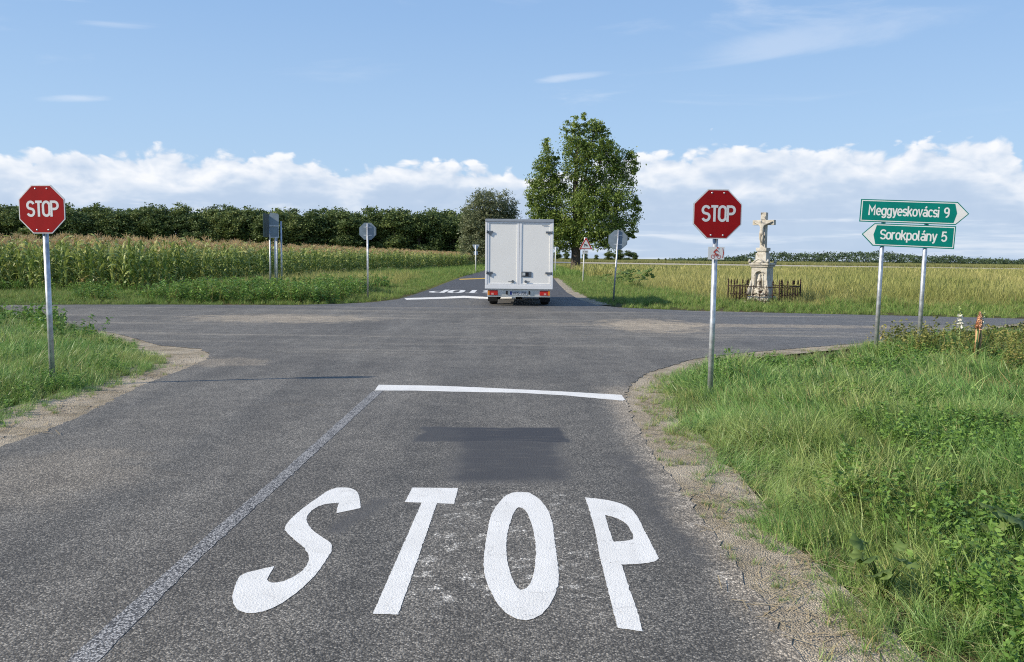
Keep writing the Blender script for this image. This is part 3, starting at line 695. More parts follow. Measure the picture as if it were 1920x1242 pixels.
# ------------------------------------------------------------------ warning sign and give-way signs
Pw = gp(1093, 528); wt = thing('warning_sign', 'triangular red-bordered warning sign with a plate under it by the far road', 'warning sign', Pw, R(4))
ppx = Pw.y / 1575
p = MB(); p.tube([(0, .05, -.3), (.02 * 4, .05, 3.2)], .045, 10); p.build('pole', M['sign_white'], wt)
zb, zt = at(1098, 468, Pw.y).z, at(1098, 444, Pw.y).z; xc = .17
def tri(s, cz): return [(xc - s / 2, cz - s * .29), (xc + s / 2, cz - s * .29), (xc + s * .04, cz + s * .56), (xc - s * .04, cz + s * .56)]
sz_ = 1.0; cz_ = zb + sz_ * .29
b = MB(); b.prism(tri(sz_, cz_), -.01, .01); tp = b.build('sign_plate', M['sign_white'], wt)
b = MB(); b.prism(tri(sz_ * .95, cz_), -.014, -.0101); b.build('red_border', simple('border_red', (.50, .03, .02), .45), tp)
b = MB(); b.prism(tri(sz_ * .70, cz_ - .01), -.018, -.0141); b.build('white_face', M['sign_white'], tp)
dk = MB()
for pts, w_ in (([(-.13, .02), (.0, .06), (.10, -.03)], .075), ([(-.10, .06), (-.14, .14)], .03), ([(.08, -.01), (.15, -.09)], .035), ([(-.10, .0), (-.13, -.12)], .03), ([(-.02, .02), (.02, -.10)], .03)):
    strip(dk, [(xc + a, cz_ - .0 + c_) for a, c_ in pts], w_, -.02)
dk.build('animal_symbol', M['sign_black'], tp)
b = MB(); b.box(xc - .26, xc + .18, -.008, .008, zb - .30, zb - .06); sp = b.build('distance_plate', M['sign_white'], wt)
for a, c_ in ((-.20, -.13), (-.06, .12)):
    b = MB(); b.box(xc + a, xc + c_, -.012, -.009, zb - .20, zb - .15); b.build('print', M['sign_black'], sp)
def giveway(label, u, vtop, Y, w_, lower):
    c0 = at(u, 500, Y); zt_ = at(u, vtop, Y).z
    g = thing('give_way_sign', label, 'road sign', (c0.x, Y, 0), R(180), 'give way signs seen from behind')
    p = MB(); p.tube([(0, .05, -.3), (0, .05, zt_ - .05)], .05, 8); p.build('pole', M['sign_white'], g)
    b = MB(); b.prism([(-.04, zt_ - w_ * .86), (.04, zt_ - w_ * .86), (w_ / 2, zt_ - .05), (w_ / 2 - .03, zt_), (-w_ / 2 + .03, zt_), (-w_ / 2, zt_ - .05)], -.01, .01); b.build('sign_plate', M['sign_back_light'], g)
    if lower:
        b = MB(); b.box(-.22, .22, -.01, .01, zt_ - w_ * .86 - .45, zt_ - w_ * .86 - .05); b.build('distance_plate', M['sign_back_light'], g)
simple('sign_back_light', (.42, .47, .52), .5, .1)
giveway('back of a give way sign with a plate, left of the far road', 892, 459, 92., .78, True)
giveway('back of a give way sign right beside the van box', 1041, 463, 92., .55, False)

# ------------------------------------------------------------------ box van
TY = 29.4; c0 = at(972.5, 571, TY)
van = thing('box_van', 'white box van with closed double rear doors driving away over the crossing', 'van', (c0.x, TY, 0), R(-.9))
BW, ZB, ZT = 1.185, .655, 3.02        # half width, box bottom and top
LEN = 4.3
b = MB(); b.box(-BW + .02, BW - .02, .03, LEN, ZB + .05, ZT - .03, bev=.02); body = b.build('cargo_box', M['truck_white'], van)
f = MB()
f.box(-BW, -BW + .075, -.03, .06, ZB + .0805, ZT - .1005, bev=.008); f.box(BW - .075, BW, -.03, .06, ZB + .0805, ZT - .1005, bev=.008)
f.box(-BW, BW, -.032, .06, ZB - .06, ZB + .08, bev=.01)
for s_ in (-1, 1): f.box(*sorted((s_ * (BW - .05), s_ * (BW + .003))), .061, LEN, ZB - .02, ZB + .07); f.box(*sorted((s_ * (BW - .05), s_ * (BW + .003))), LEN - .06, LEN + .003, ZB + .071, ZT - .06)
f.build('rear_frame', M['truck_frame'], body)
f = MB(); f.box(-BW - .004, BW + .004, -.05, .08, ZT - .10, ZT, bev=.012)
for s_ in (-1, 1): f.box(*sorted((s_ * (BW - .06), s_ * (BW + .005))), .081, LEN, ZT - .05, ZT + .004)
f.build('roof_trim', M['truck_grey'], body)
def door(x0, x1, hs):
    d = MB(); d.box(x0, x1, -.005, .029, ZB + .085, ZT - .105)
    w_ = .045; y0, y1 = -.022, -.0052
    d.box(x0, x1, y0, y1, ZT - .105 - w_, ZT - .105, 1); d.box(x0, x1, y0, y1, ZB + .085, ZB + .085 + w_, 1)
    d.box(x0, x0 + w_ * (1.6 if hs > 0 else 1.), y0, y1, ZB + .086 + w_, ZT - .106 - w_, 1); d.box(x1 - w_ * (1. if hs > 0 else 1.6), x1, y0, y1, ZB + .086 + w_, ZT - .106 - w_, 1)
    o = d.build('rear_door', [M['truck_white'], M['truck_frame']], van)
    xo = x0 if hs < 0 else x1
    for z in (ZB + .50, ZT - .45):
        h_ = MB(); a, c_ = sorted((xo + hs * .035, xo - hs * .19))
        h_.box(a, c_, -.045, -.0225, z - .035, z + .035, bev=.006)
        if hs < 0: h_.add([(a + .05, -.04, z - .036), (a + .05, -.024, z - .036), (a + .17, -.024, z - .036), (a + .17, -.04, z - .036), (a + .16, -.035, z - .14), (a + .16, -.024, z - .14)], [(0, 1, 2, 3), (0, 3, 4), (1, 5, 2), (3, 2, 5, 4), (0, 4, 5, 1)])
        h_.tube([(xo + hs * .02, -.05, z - .05), (xo + hs * .02, -.05, z + .05)], .016, 8)
        h_.build('hinge', M['hinge_steel'], o)
    return o
dl = door(-BW + .079, -.005, -1); dr = door(.005, BW - .079, 1)
dl['label'] = 'left rear door with dark hinges'; dr['label'] = 'right rear door with the sunken dark lock'
k = MB(); k.box(.085, .43, -.030, -.0055, ZB + .37, ZB + .55, 0, .012); k.box(.12, .22, -.045, -.031, ZB + .41, ZB + .51, 1, .006); k.box(.225, .33, -.040, -.031, ZB + .40, ZB + .52, 2, .006)
k.build('lock', [M['hinge_steel'], M['bumper_steel'], M['chassis']], dr)
for dd, x, sg in ((dl, -.22, -1), (dr, .235, 1)):
    k = MB(); k.tube([(x, -.0055, ZB + .205), (x, -.045, ZB + .205)], .045, 10); k.box(*sorted((x, x + sg * .15)), -.044, -.03, ZB + .19, ZB + .21); k.build('catch', M['hinge_steel'], dd)
k = MB(); k.box(.78, 1.0, -.0245, -.0225, ZT - .22, ZT - .195); k.build('maker_strip', M['truck_grey'], dr)
# underrun bumper with lamps and plate
b = MB(); b.box(-1.105, 1.105, .06, .16, .345, .575, bev=.008); b.box(-1.105, 1.105, .02, .16, .5755, .600); b.box(-1.105, 1.105, .00, .16, .318, .3445); bump = b.build('rear_bumper', M['bumper_steel'], van)
for sx, x in ((-1, -.91), (1, .91)):
    l = MB(); l.box(x - .175, x + .175, .015, .059, .37, .545, 0, .012)
    lo = l.build('rear_lamp', M['lamp_red'], bump)
    l = MB(); l.box(*sorted((x + sx * .115, x + sx * .18)), .008, .0145, .375, .54); l.build('amber_lens', M['lamp_amber'], lo)
    l = MB(); l.box(*sorted((x - sx * .03, x + sx * .05)), .0085, .0142, .385, .45); l.build('clear_lens', simple('lens_clear', (.7, .35, .3), .15) if 'lens_clear' not in M else M['lens_clear'], lo)
pl = MB(); pl.box(-.31, .29, .045, .0595, .385, .515, 0, .004); npl = pl.build('number_plate', simple('plate_grey', (.50, .52, .55), .4), bump)
pl = MB(); pl.box(-.305, -.245, .0425, .0448, .39, .51); pl.build('blue_band', M['plate_blue'], npl)
tw = text_w('WHS-731', .085, .72)
text_mb('WHS-731', -.215, .405, .0440, .085, .016, .72 * .47 / tw).build('lettering', M['sign_black'], npl)
for x in (-.42, .37):
    k = MB(); k.box(x - .03, x + .03, .01, .0595, .40, .52, bev=.01); k.build('rubber_buffer', M['rubber'], bump)
# chassis, axle, wheels, cab
k = MB()
for x in (-.42, .42): k.box(x - .05, x + .05, .25, 6.3, .42, .60)
k.box(-1.0, 1.0, .161, .26, .36, .56); k.box(-1.05, 1.05, .30, LEN, .601, .64); k.tube([(-.85, 1.2, .34), (.85, 1.2, .34)], .06, 10)
k.tube([(-.12, 1.2, .34), (.12, 1.2, .34)], [.15, .15], 12); k.box(-.75, -.35, 1.9, 2.8, .28, .6); k.tube([(.3, .4, .36), (.3, 2.5, .33)], .04, 8)
k.build('chassis', M['chassis'], van)
def wheel(x, y, w_):
    t_ = MB(); s_ = 1 if x > 0 else -1
    prof = [(.20, -w_ / 2), (.30, -w_ / 2), (.335, -w_ / 2 + .03), (.345, -w_ / 2 + .06), (.345, w_ / 2 - .06), (.335, w_ / 2 - .03), (.30, w_ / 2), (.20, w_ / 2)]
    t_.lathe(prof, 28); o = t_.build('wheel', M['rubber'], van, (x, y, .345), (0, R(90), 0))
    r_ = MB(); r_.lathe([(.001, w_ / 2 - .09), (.08, w_ / 2 - .06), (.10, w_ / 2 - .09), (.19, w_ / 2 - .06), (.2, w_ / 2 - .0)], 20); r_.lathe([(.2, -w_ / 2), (.19, 0), (.001, .02)], 20)
    r_.build('rim', M['bumper_steel'], o, rot=(0, 0 if s_ > 0 else R(180), 0))
for x in (-.93, .93): wheel(x, 1.2, .30)
for x in (-.88, .88): wheel(x, 4.75, .22)
for x in (-.95, .95):
    k = MB(); k.box(x - .16, x + .16, .70, .715, .12, .60); k.build('mud_flap', M['rubber'], van)
cb = MB()
prof = [(4.40, .42), (4.40, 2.25), (4.75, 2.42), (5.3, 2.36), (5.95, 1.55), (6.5, 1.32), (6.62, .95), (6.62, .42)]
vs = [(x, y, z) for x in (-.98, .98) for y, z in prof]; n_ = len(prof)
cb.add(vs, [tuple(range(n_)), tuple(range(2 * n_ - 1, n_ - 1, -1))] + [(i, i + n_, (i + 1) % n_ + n_, (i + 1) % n_) for i in range(n_)])
cab = cb.build('cab', M['truck_white'], van)
k = MB()
for s_ in (-1, 1): k.add([(s_ * .983, 4.75, 1.45), (s_ * .983, 5.85, 1.45), (s_ * .983, 5.32, 2.15), (s_ * .983, 4.80, 2.18)], [(0, 1, 2, 3)])
k.add([(-.9, 5.385, 2.275), (.9, 5.385, 2.275), (.9, 5.92, 1.60), (-.9, 5.92, 1.60)], [(0, 1, 2, 3)]); k.build('window', M['glass_dark'], cab)
for s_ in (-1, 1):
    k = MB(); k.tube([(s_ * .97, 5.55, 1.35), (s_ * 1.20, 5.50, 1.32)], .02, 6); k.tube([(s_ * .97, 5.5, 1.9), (s_ * 1.22, 5.48, 1.78)], .015, 6)
    k.box(s_ * 1.285 - .085, s_ * 1.285 + .085, 5.44, 5.54, 1.36, 1.80, 0, .02); mo = k.build('wing_mirror', M['chassis'], van)
    k = MB(); k.box(s_ * 1.285 - .07, s_ * 1.285 + .07, 5.434, 5.439, 1.39, 1.77); k.build('mirror_glass', simple('mirror', (.35, .42, .5), .05, .9) if 'mirror' not in M else M['mirror'], mo)

# ------------------------------------------------------------------ wayside cross
CY = 32.6; cc_ = at(1427, 575, CY); CA = R(-40)
cross = thing('wayside_cross', 'weathered white stone wayside cross with a carved figure on a tall pedestal', 'stone cross', (cc_.x, CY, 0), CA)
# local -y is the front
stn = M['stone']
b = MB(); b.box(-.52, .52, -.50, .50, -.1, .13, bev=.03); b.box(-.44, .44, -.42, .42, .131, .30, bev=.03); b.build('base', stn, cross)
b = MB()
W2, D2 = .31, .30
# shaft with an arched niche cut in the front
def shaft():
    zs0, zs1 = .301, 1.43; nw, nz0, nz1 = .145, .62, 1.10
    b.box(-W2, W2, -D2 + .09, D2, zs0, zs1)
    pts = arc(0, nz1, nw, .17, 0, 180, 12)
    out = [(-W2, zs0), (W2, zs0), (W2, zs1), (-W2, zs1)]; hole = [(-nw, nz0), (nw, nz0)] + pts
    V3 = [Vector((x, z, 0)) for x, z in out], [Vector((x, z, 0)) for x, z in hole]
    fl = out + hole; tr = tessellate_polygon(V3)
    b.add([(x, -D2, z) for x, z in fl], [t if (Vector(fl[t[1]]) - Vector(fl[t[0]])).cross(Vector(fl[t[2]]) - Vector(fl[t[0]])) > 0 else t[::-1] for t in tr])
    for lp in (out, hole):
        n = len(lp); b.add([(x, -D2, z) for x, z in lp] + [(x, -D2 + .089, z) for x, z in lp], [(i, (i + 1) % n, (i + 1) % n + n, i + n) for i in range(n)])
    # scrolls flaring at the foot, a moulding round the niche
    for s_ in (-1, 1):
        b.tube([(s_ * (W2 + .0), -D2 + .02, .92), (s_ * (W2 + .015), -D2 + .0, .72), (s_ * (W2 + .07), -D2 - .02, .52), (s_ * (W2 + .10), -D2 - .02, .36)], [.03, .05, .075, .085], 10)
        b.tube([(s_ * .18, -D2 - .005, .60), (s_ * .18, -D2 - .005, 1.08)], .018, 6)
    b.tube([(x * 1.24, -D2 - .005, z) for x, z in arc(0, nz1, nw, .18, 0, 180, 10)], .018, 6)
    b.tube([(-.16, -D2 - .01, .56), (0, -D2 - .03, .50), (.16, -D2 - .01, .56)], .03, 8)
    b.tube([(-.20, -D2, .40), (-.05, -D2 - .03, .47), (.08, -D2 - .02, .37), (.22, -D2, .43)], .045, 8)
shaft(); b.build('pedestal', stn, cross)
r_ = MB()
r_.lathe([(.001, .53), (.035, .52), (.045, .48), (.035, .44), (.05, .41), (.085, .33), (.075, .22), (.10, .05), (.11, 0)], 12, c=(0, -D2 + .075, .63))
r_.tube([(-.07, -D2 + .05, .95), (-.05, -D2 - .0, .88), (.02, -D2 - .01, .92)], .022, 8); r_.tube([(.07, -D2 + .05, .95), (.06, -D2 - .0, .86), (.0, -D2 - .01, .93)], .022, 8)
r_.build('relief_figure', stn, cross)
k = MB(); k.tube([(.10, -D2 - .0, .475), (.10, -D2 - .012, .475)], .055, 12); k.build('dark_medallion', M['rust_iron'], cross)
b = MB(); b.box(-.36, .36, -.35, .35, 1.431, 1.50, bev=.02); b.box(-.40, .40, -.39, .39, 1.501, 1.60, bev=.03)
for s_ in (-1, 1):
    b.tube([(s_ * .36, -.37, 1.60), (s_ * .37, -.37, 1.72)], [.07, .03], 8); b.tube([(s_ * .36, .33, 1.60), (s_ * .37, .33, 1.72)], [.07, .03], 8)
b.tube([(-.22, -.36, 1.60), (-.10, -.37, 1.70), (.0, -.37, 1.74), (.10, -.37, 1.70), (.22, -.36, 1.60)], .035, 8)
b.build('cornice', stn, cross)
b = MB(); b.box(-.215, .215, -.20, .20, 1.601, 1.96, bev=.02); b.box(-.17, .17, -.16, .16, 1.961, 2.04, bev=.01); b.box(-.215, .215, -.20, .20, 2.041, 2.17, bev=.02); b.build('plinth', stn, cross)
b = MB(); b.box(-.108, .108, -.095, .10, 2.171, 3.52, bev=.012); b.box(-.43, -.109, -.09, .095, 3.04, 3.23, bev=.012); b.box(.109, .43, -.09, .095, 3.04, 3.23, bev=.012)
b.box(-.09, .09, -.12, -.101, 3.27, 3.38); b.build('cross', stn, cross)
def corpus():
    me = bpy.data.meshes.new('carved_figure')
    J = [(0, -.16, 2.78), (.0, -.175, 2.92), (0, -.18, 3.02), (-.015, -.20, 3.10), (-.035, -.225, 3.165), (-.05, -.24, 3.22),
         (-.13, -.165, 3.06), (-.26, -.14, 3.12), (-.385, -.125, 3.175), (.13, -.165, 3.06), (.26, -.14, 3.12), (.385, -.125, 3.175),
         (-.055, -.18, 2.72), (-.05, -.21, 2.52), (-.02, -.15, 2.34), (.05, -.18, 2.72), (.055, -.21, 2.52), (.02, -.155, 2.35), (0, -.17, 2.27)]
    E = [(0, 1), (1, 2), (2, 3), (3, 4), (4, 5), (2, 6), (6, 7), (7, 8), (2, 9), (9, 10), (10, 11), (0, 12), (12, 13), (13, 14), (0, 15), (15, 16), (16, 17), (14, 18)]
    rr = [.075, .075, .085, .04, .058, .045, .045, .033, .022, .045, .033, .022, .062, .045, .03, .062, .045, .03, .03]
    me.from_pydata(J, E, []); me.materials.append(stn)
    o = obj_of('carved_figure', me, cross)
    sk = o.modifiers.new('skin', 'SKIN')
    for v, q in zip(me.skin_vertices[0].data, rr): v.radius = (q, q * .9)
    me.skin_vertices[0].data[0].use_root = True
    o.modifiers.new('sub', 'SUBSURF').render_levels = 2
    k = MB(); k.lathe([(.085, 0), (.105, -.06), (.10, -.13), (.06, -.16)], 12, c=(0, -.165, 2.80)); k.tube([(.09, -.17, 2.76), (.12, -.18, 2.66), (.11, -.17, 2.6)], [.02, .035, .015], 8)
    k.build('loincloth', stn, o)
corpus()
# iron fence round it
fn = thing('iron_fence', 'low rusty wrought iron fence standing round the stone cross', 'fence', (cc_.x + .1, CY - .02, 0), CA)
hs = 1.02; ir = M['rust_iron']
CN = [(-hs, -hs), (hs, -hs), (hs, hs), (-hs, hs)]
for x, y in CN:
    p = MB(); p.tube([(x, y, -.2), (x, y, 1.08)], .028, 8); p.lathe([(.04, 0), (.02, .05), (.03, .09), (.002, .22)], 8, c=(x, y, 1.08)); p.build('post', ir, fn)
for i in range(4):
    a = Vector((*CN[i], 0)); c_ = Vector((*CN[(i + 1) % 4], 0)); d = (c_ - a).normalized()
    for z, nm in ((.20, 'rail'), (.90, 'rail')):
        p = MB(); p.tube([a + Vector((0, 0, z)), c_ + Vector((0, 0, z - (.02 if z > .5 else 0)))], .022, 6); p.build(nm, ir, fn)
    sc = MB()
    for k_ in range(1, 8):
        q = a.lerp(c_, k_ / 8); p = MB()
        tall = k_ % 2
        p.tube([q + Vector((0, 0, .1)), q + Vector((0, 0, 1.02 if tall else .96))], .013, 6)
        if tall:
            p.lathe([(.013, 0), (.04, .04), (.02, .08), (.035, .12), (.002, .26)], 7, c=(q.x, q.y, .98))
        p.lathe([(.013, -.06), (.045, 0), (.013, .06)], 7, c=(q.x, q.y, .50))
        p.build('baluster', ir, fn)
        q0 = a.lerp(c_, (k_ - .5) / 8)
        for s_ in (-1, 1): sc.tube([q0 + d * s_ * .10 * math.cos(R(t)) + Vector((0, 0, .66 + .20 * math.sin(R(t)))) for t in range(-90, 91, 30)], .008, 5)
        sc.tube([q0 + d * .10 * math.cos(R(t)) + Vector((0, 0, .34 + .10 * math.sin(R(t)))) for t in range(0, 361, 45)], .008, 5)
    sc.build('scrollwork', ir, fn)

fn.scale = (1, 1, .78)

# ------------------------------------------------------------------ stake and gladioli in the right verge
GY = 13.6
def gx(u, Y=GY): return at(u, 640, Y).x
sp_ = at(1830, 690, GY)
st = thing('wooden_stake', 'reddish brown wooden stake standing in the weeds of the right verge', 'stake', (sp_.x, GY, 0))
p = MB(); zt_ = at(1830, 618, GY).z
for k_ in range(1): p.tube([(0, 0, -.2), (.012, 0, .5), (.0, 0, zt_)], [.05, .048, .042], 9)
p.build('post', M['wood_stake'], st)
def gladiolus(label, x, y, z0, z1, lean, mat_p, nb, grp=None):
    g = thing('gladiolus', label, 'flower', (x, y, 0), 0, grp)
    p = MB(); p.tube([(0, 0, 0.), (lean * .4, 0, z0 + (z1 - z0) * .4), (lean, 0, z1)], [.010, .009, .004], 6); p.build('stem', M['petal_green'], g)
    rg = random.Random(int(x * 1000)); fl = MB(); bd_ = MB()
    for i in range(nb):
        t = i / (nb - 1); z = z0 + (z1 - z0) * t; cx = lean * (.4 + .6 * t); s_ = 1 if i % 2 else -1
        sz = .062 * (1 - t) ** .6 + .012
        tgt = fl if t < .55 else bd_
        base = Vector((cx, -.005, z))
        for q in range(6):
            a = q * pi / 3 + rg.random() * .4
            dirv = Vector((s_ * .6 + .8 * math.cos(a), -.7 + .2 * rg.random(), .35 + .8 * math.sin(a))).normalized()
            side = dirv.cross(Vector((rg.gauss(0, 1), rg.gauss(0, 1), rg.gauss(0, 1)))).normalized()
            L = sz * rg.uniform(.9, 1.3)
            tgt.add([base, base + dirv * L * .55 + side * L * .33, base + dirv * L, base + dirv * L * .55 - side * L * .33], [(0, 1, 2, 3)])
    if fl.v: fl.build('bloom', mat_p, g)
    if bd_.v: bd_.build('buds', M['petal_green'] if mat_p is M['petal_white'] else mat_p, g)
    lf = MB()
    for i in range(3):
        a = rg.uniform(-.3, .3); lf.add([(-.015, .01 * i, 0), (.015, .01 * i, 0), (a * .6 + .015, .01 * i, z0 * .6), (a, .01 * i, z0 * rg.uniform(.8, 1.1)), (a * .6 - .015, .01 * i, z0 * .6)], [(0, 1, 2, 4), (4, 2, 3)])
    lf.build('leaf', M['broad_leaf'], g)
def zz_(v, u=1805): return at(u, v, GY).z
gladiolus('white gladiolus spike standing left of the wooden stake', gx(1806), GY + .1, zz_(612), zz_(575), -.045, M['petal_white'], 13)
gladiolus('white gladiolus leaning out to the right at the top of the stake', gx(1826), GY - .06, zz_(612), zz_(582), .10, M['petal_white'], 12)
gladiolus('withered salmon gladiolus bunch tied to the top of the stake', gx(1826), GY - .08, zz_(614), zz_(584), .02, M['petal_salmon'], 26)

# ------------------------------------------------------------------ plants: source shapes and scattering
rng = np.random.default_rng(7)
SRC = bpy.data.collections.new('plant_sources')          # not linked to the scene: only instanced from
def src(name, me):
    o = bpy.data.objects.new(name, me); SRC.objects.link(o); return o

def blades(rg, n, rad, Lr, wr, bend=(.2, .9), segs=3, upright=1., vr=(0, 1), tipv=0.):
    'a tuft of n grass blades'
    b0 = np.stack([rg.normal(0, rad * .6, n), rg.normal(0, rad * .6, n), np.zeros(n)], 1)
    az_ = rg.uniform(0, 2 * pi, n); L = rg.uniform(*Lr, n); w_ = rg.uniform(*wr, n); bd = rg.uniform(*bend, n)
    d = np.stack([np.cos(az_), np.sin(az_), np.zeros(n)], 1); sd = np.stack([-np.sin(az_ + rg.normal(0, .6, n)), np.cos(az_), np.zeros(n)], 1)
    ts = np.linspace(0, 1, segs + 1); Vs = []; vv = []
    v0 = rg.uniform(*vr, n)
    for t in ts:
        up = L * (t - .28 * bd * t * t) * upright
        c = b0 + d * (L * bd * (.18 * t + .55 * t * t))[:, None] + np.array([0, 0, 1]) * up[:, None]
        ww = w_ * (1 - t ** 1.6) + .0006
        Vs += [c + sd * ww[:, None] / 2, c - sd * ww[:, None] / 2]; vv += [np.clip(v0 + tipv * t, 0, 1)] * 2
    V = np.stack(Vs, 1).reshape(-1, 3); vv = np.stack(vv, 1).ravel()
    k = 2 * (segs + 1); q = np.array([[2 * i, 2 * i + 1, 2 * i + 3, 2 * i + 2] for i in range(segs)])
    Q = (np.arange(n) * k)[:, None, None] + q[None]
    return V, Q.reshape(-1, 4), vv
def rhombs(C_, L, Wd, rg, up_bias=.3, v=None, dirs=None):
    'one rhombic leaf at every centre'
    n = len(C_)
    a = rg.normal(0, 1, (n, 3)) if dirs is None else dirs + rg.normal(0, .35, (n, 3))
    a /= np.linalg.norm(a, axis=1)[:, None] + 1e-9
    nn = rg.normal(0, 1, (n, 3)); nn[:, 2] += up_bias * 2
    b = np.cross(nn, a); b /= np.linalg.norm(b, axis=1)[:, None] + 1e-9
    L = np.broadcast_to(L, n)[:, None]; Wd = np.broadcast_to(Wd, n)[:, None]
    V = np.stack([C_ - a * L / 2, C_ + b * Wd / 2 - a * L * .08, C_ + a * L / 2, C_ - b * Wd / 2 - a * L * .08], 1).reshape(-1, 3)
    Q = np.arange(4 * n).reshape(-1, 4)
    vv = np.repeat(rg.uniform(0, 1, n) if v is None else v, 4)
    return V, Q, vv
def join(parts):
    V, Q, vv, mi, o = [], [], [], [], 0
    for i, (a, q, x, *m_) in enumerate(parts):
        V.append(a); Q.append(q + o); vv.append(x); mi.append(np.full(len(q), m_[0] if m_ else 0)); o += len(a)
    return np.concatenate(V), np.concatenate(Q), np.concatenate(vv), np.concatenate(mi)
def tuft_src(name, mats, *parts):
    V, Q, vv, mi = join(parts); return src(name, np_mesh(name, V, Q, mats, vv, mi))

def inside(P, poly):
    x, y = P[:, 0], P[:, 1]; r = np.zeros(len(P), bool); n = len(poly)
    for i in range(n):
        x0, y0 = poly[i][:2]; x1, y1 = poly[(i + 1) % n][:2]
        if y0 == y1: continue
        c = (y0 > y) != (y1 > y); r ^= c & (x < (x1 - x0) * (y - y0) / (y1 - y0) + x0)
    return r
def dist_to(P, line):
    d = np.full(len(P), 1e9)
    for a, b in zip(line[:-1], line[1:]):
        a = np.array(a[:2]); b = np.array(b[:2]); ab = b - a; t = np.clip(((P - a) @ ab) / (ab @ ab + 1e-12), 0, 1)
        d = np.minimum(d, np.linalg.norm(P - (a + t[:, None] * ab), axis=1))
    return d
_gx = np.random.default_rng(3).uniform(-1, 1, (64, 64))
def lownoise(P, s, off=0.):
    'smooth value noise, about -1..1'
    q = P / s + off; i = np.floor(q).astype(int); f = q - i; f = f * f * (3 - 2 * f)
    g = lambda a, b: _gx[(i[:, 0] + a) % 64, (i[:, 1] + b) % 64]
    return (g(0, 0) * (1 - f[:, 0]) + g(1, 0) * f[:, 0]) * (1 - f[:, 1]) + (g(0, 1) * (1 - f[:, 0]) + g(1, 1) * f[:, 0]) * f[:, 1]

def scatter(name, sources, P, scale, label, cat, zscale=None, tilt=.15, lean=None, z=-.03, rg=rng, kind='stuff'):
    n = len(P)
    c = bpy.data.collections.new(name + '_src')
    for s_ in sources: c.objects.link(s_)
    me = bpy.data.meshes.new(name); me.vertices.add(n)
    P3 = np.zeros((n, 3), np.float32); P3[:, :2] = P; P3[:, 2] = z
    me.vertices.foreach_set('co', P3.ravel())
    rot = np.zeros((n, 3), np.float32); rot[:, 2] = rg.uniform(0, 2 * pi, n)
    rot[:, 0] = rg.normal(0, tilt, n); rot[:, 1] = rg.normal(0, tilt, n)
    if lean is not None:
        dirn, amt = lean; rot[:, 2] = dirn + pi / 2 + rg.normal(0, .5, n); rot[:, 0] = amt + rg.normal(0, tilt, n)
    sc = np.stack([scale, scale, scale * (1 if zscale is None else zscale)], 1).astype(np.float32)
    for nm, ty, data in (('rot', 'FLOAT_VECTOR', rot), ('scl', 'FLOAT_VECTOR', sc)):
        a = me.attributes.new(nm, ty, 'POINT'); a.data.foreach_set('vector', data.ravel())
    a = me.attributes.new('pick', 'INT', 'POINT'); a.data.foreach_set('value', rg.integers(0, len(sources), n).astype(np.int32))
    ng = bpy.data.node_groups.new(name, 'GeometryNodeTree')
    ng.interface.new_socket('Geometry', in_out='INPUT', socket_type='NodeSocketGeometry'); ng.interface.new_socket('Geometry', in_out='OUTPUT', socket_type='NodeSocketGeometry')
    N_ = ng.nodes; L_ = ng.links
    gi = N_.new('NodeGroupInput'); go = N_.new('NodeGroupOutput'); ip = N_.new('GeometryNodeInstanceOnPoints')
    ci = N_.new('GeometryNodeCollectionInfo'); ci.inputs['Collection'].default_value = c; ci.inputs['Separate Children'].default_value = True; ci.inputs['Reset Children'].default_value = True
    def at_(nm, ty):
        q = N_.new('GeometryNodeInputNamedAttribute'); q.data_type = ty; q.inputs[0].default_value = nm; return q.outputs[0]
    er = N_.new('FunctionNodeEulerToRotation'); L_.new(at_('rot', 'FLOAT_VECTOR'), er.inputs[0])
    L_.new(gi.outputs[0], ip.inputs['Points']); L_.new(ci.outputs[0], ip.inputs['Instance']); ip.inputs['Pick Instance'].default_value = True
    L_.new(at_('pick', 'INT'), ip.inputs['Instance Index']); L_.new(er.outputs[0], ip.inputs['Rotation']); L_.new(at_('scl', 'FLOAT_VECTOR'), ip.inputs['Scale'])
    L_.new(ip.outputs[0], go.inputs[0])
    o = obj_of(name, me); md = o.modifiers.new('plants', 'NODES'); md.node_group = ng
    return tag(o, label, cat, kind=kind)

def rnd_in(x0, x1, y0, y1, dens): 
    n = int((x1 - x0) * (y1 - y0) * dens); return np.stack([rng.uniform(x0, x1, n), rng.uniform(y0, y1, n)], 1)
def fov(P, m=3.): return np.abs(P[:, 0]) < .64 * P[:, 1] + m
def clear(P, spots, r=.07):
    k = np.ones(len(P), bool)
    for q in spots: k &= np.hypot(P[:, 0] - q[0], P[:, 1] - q[1]) > r
    return k

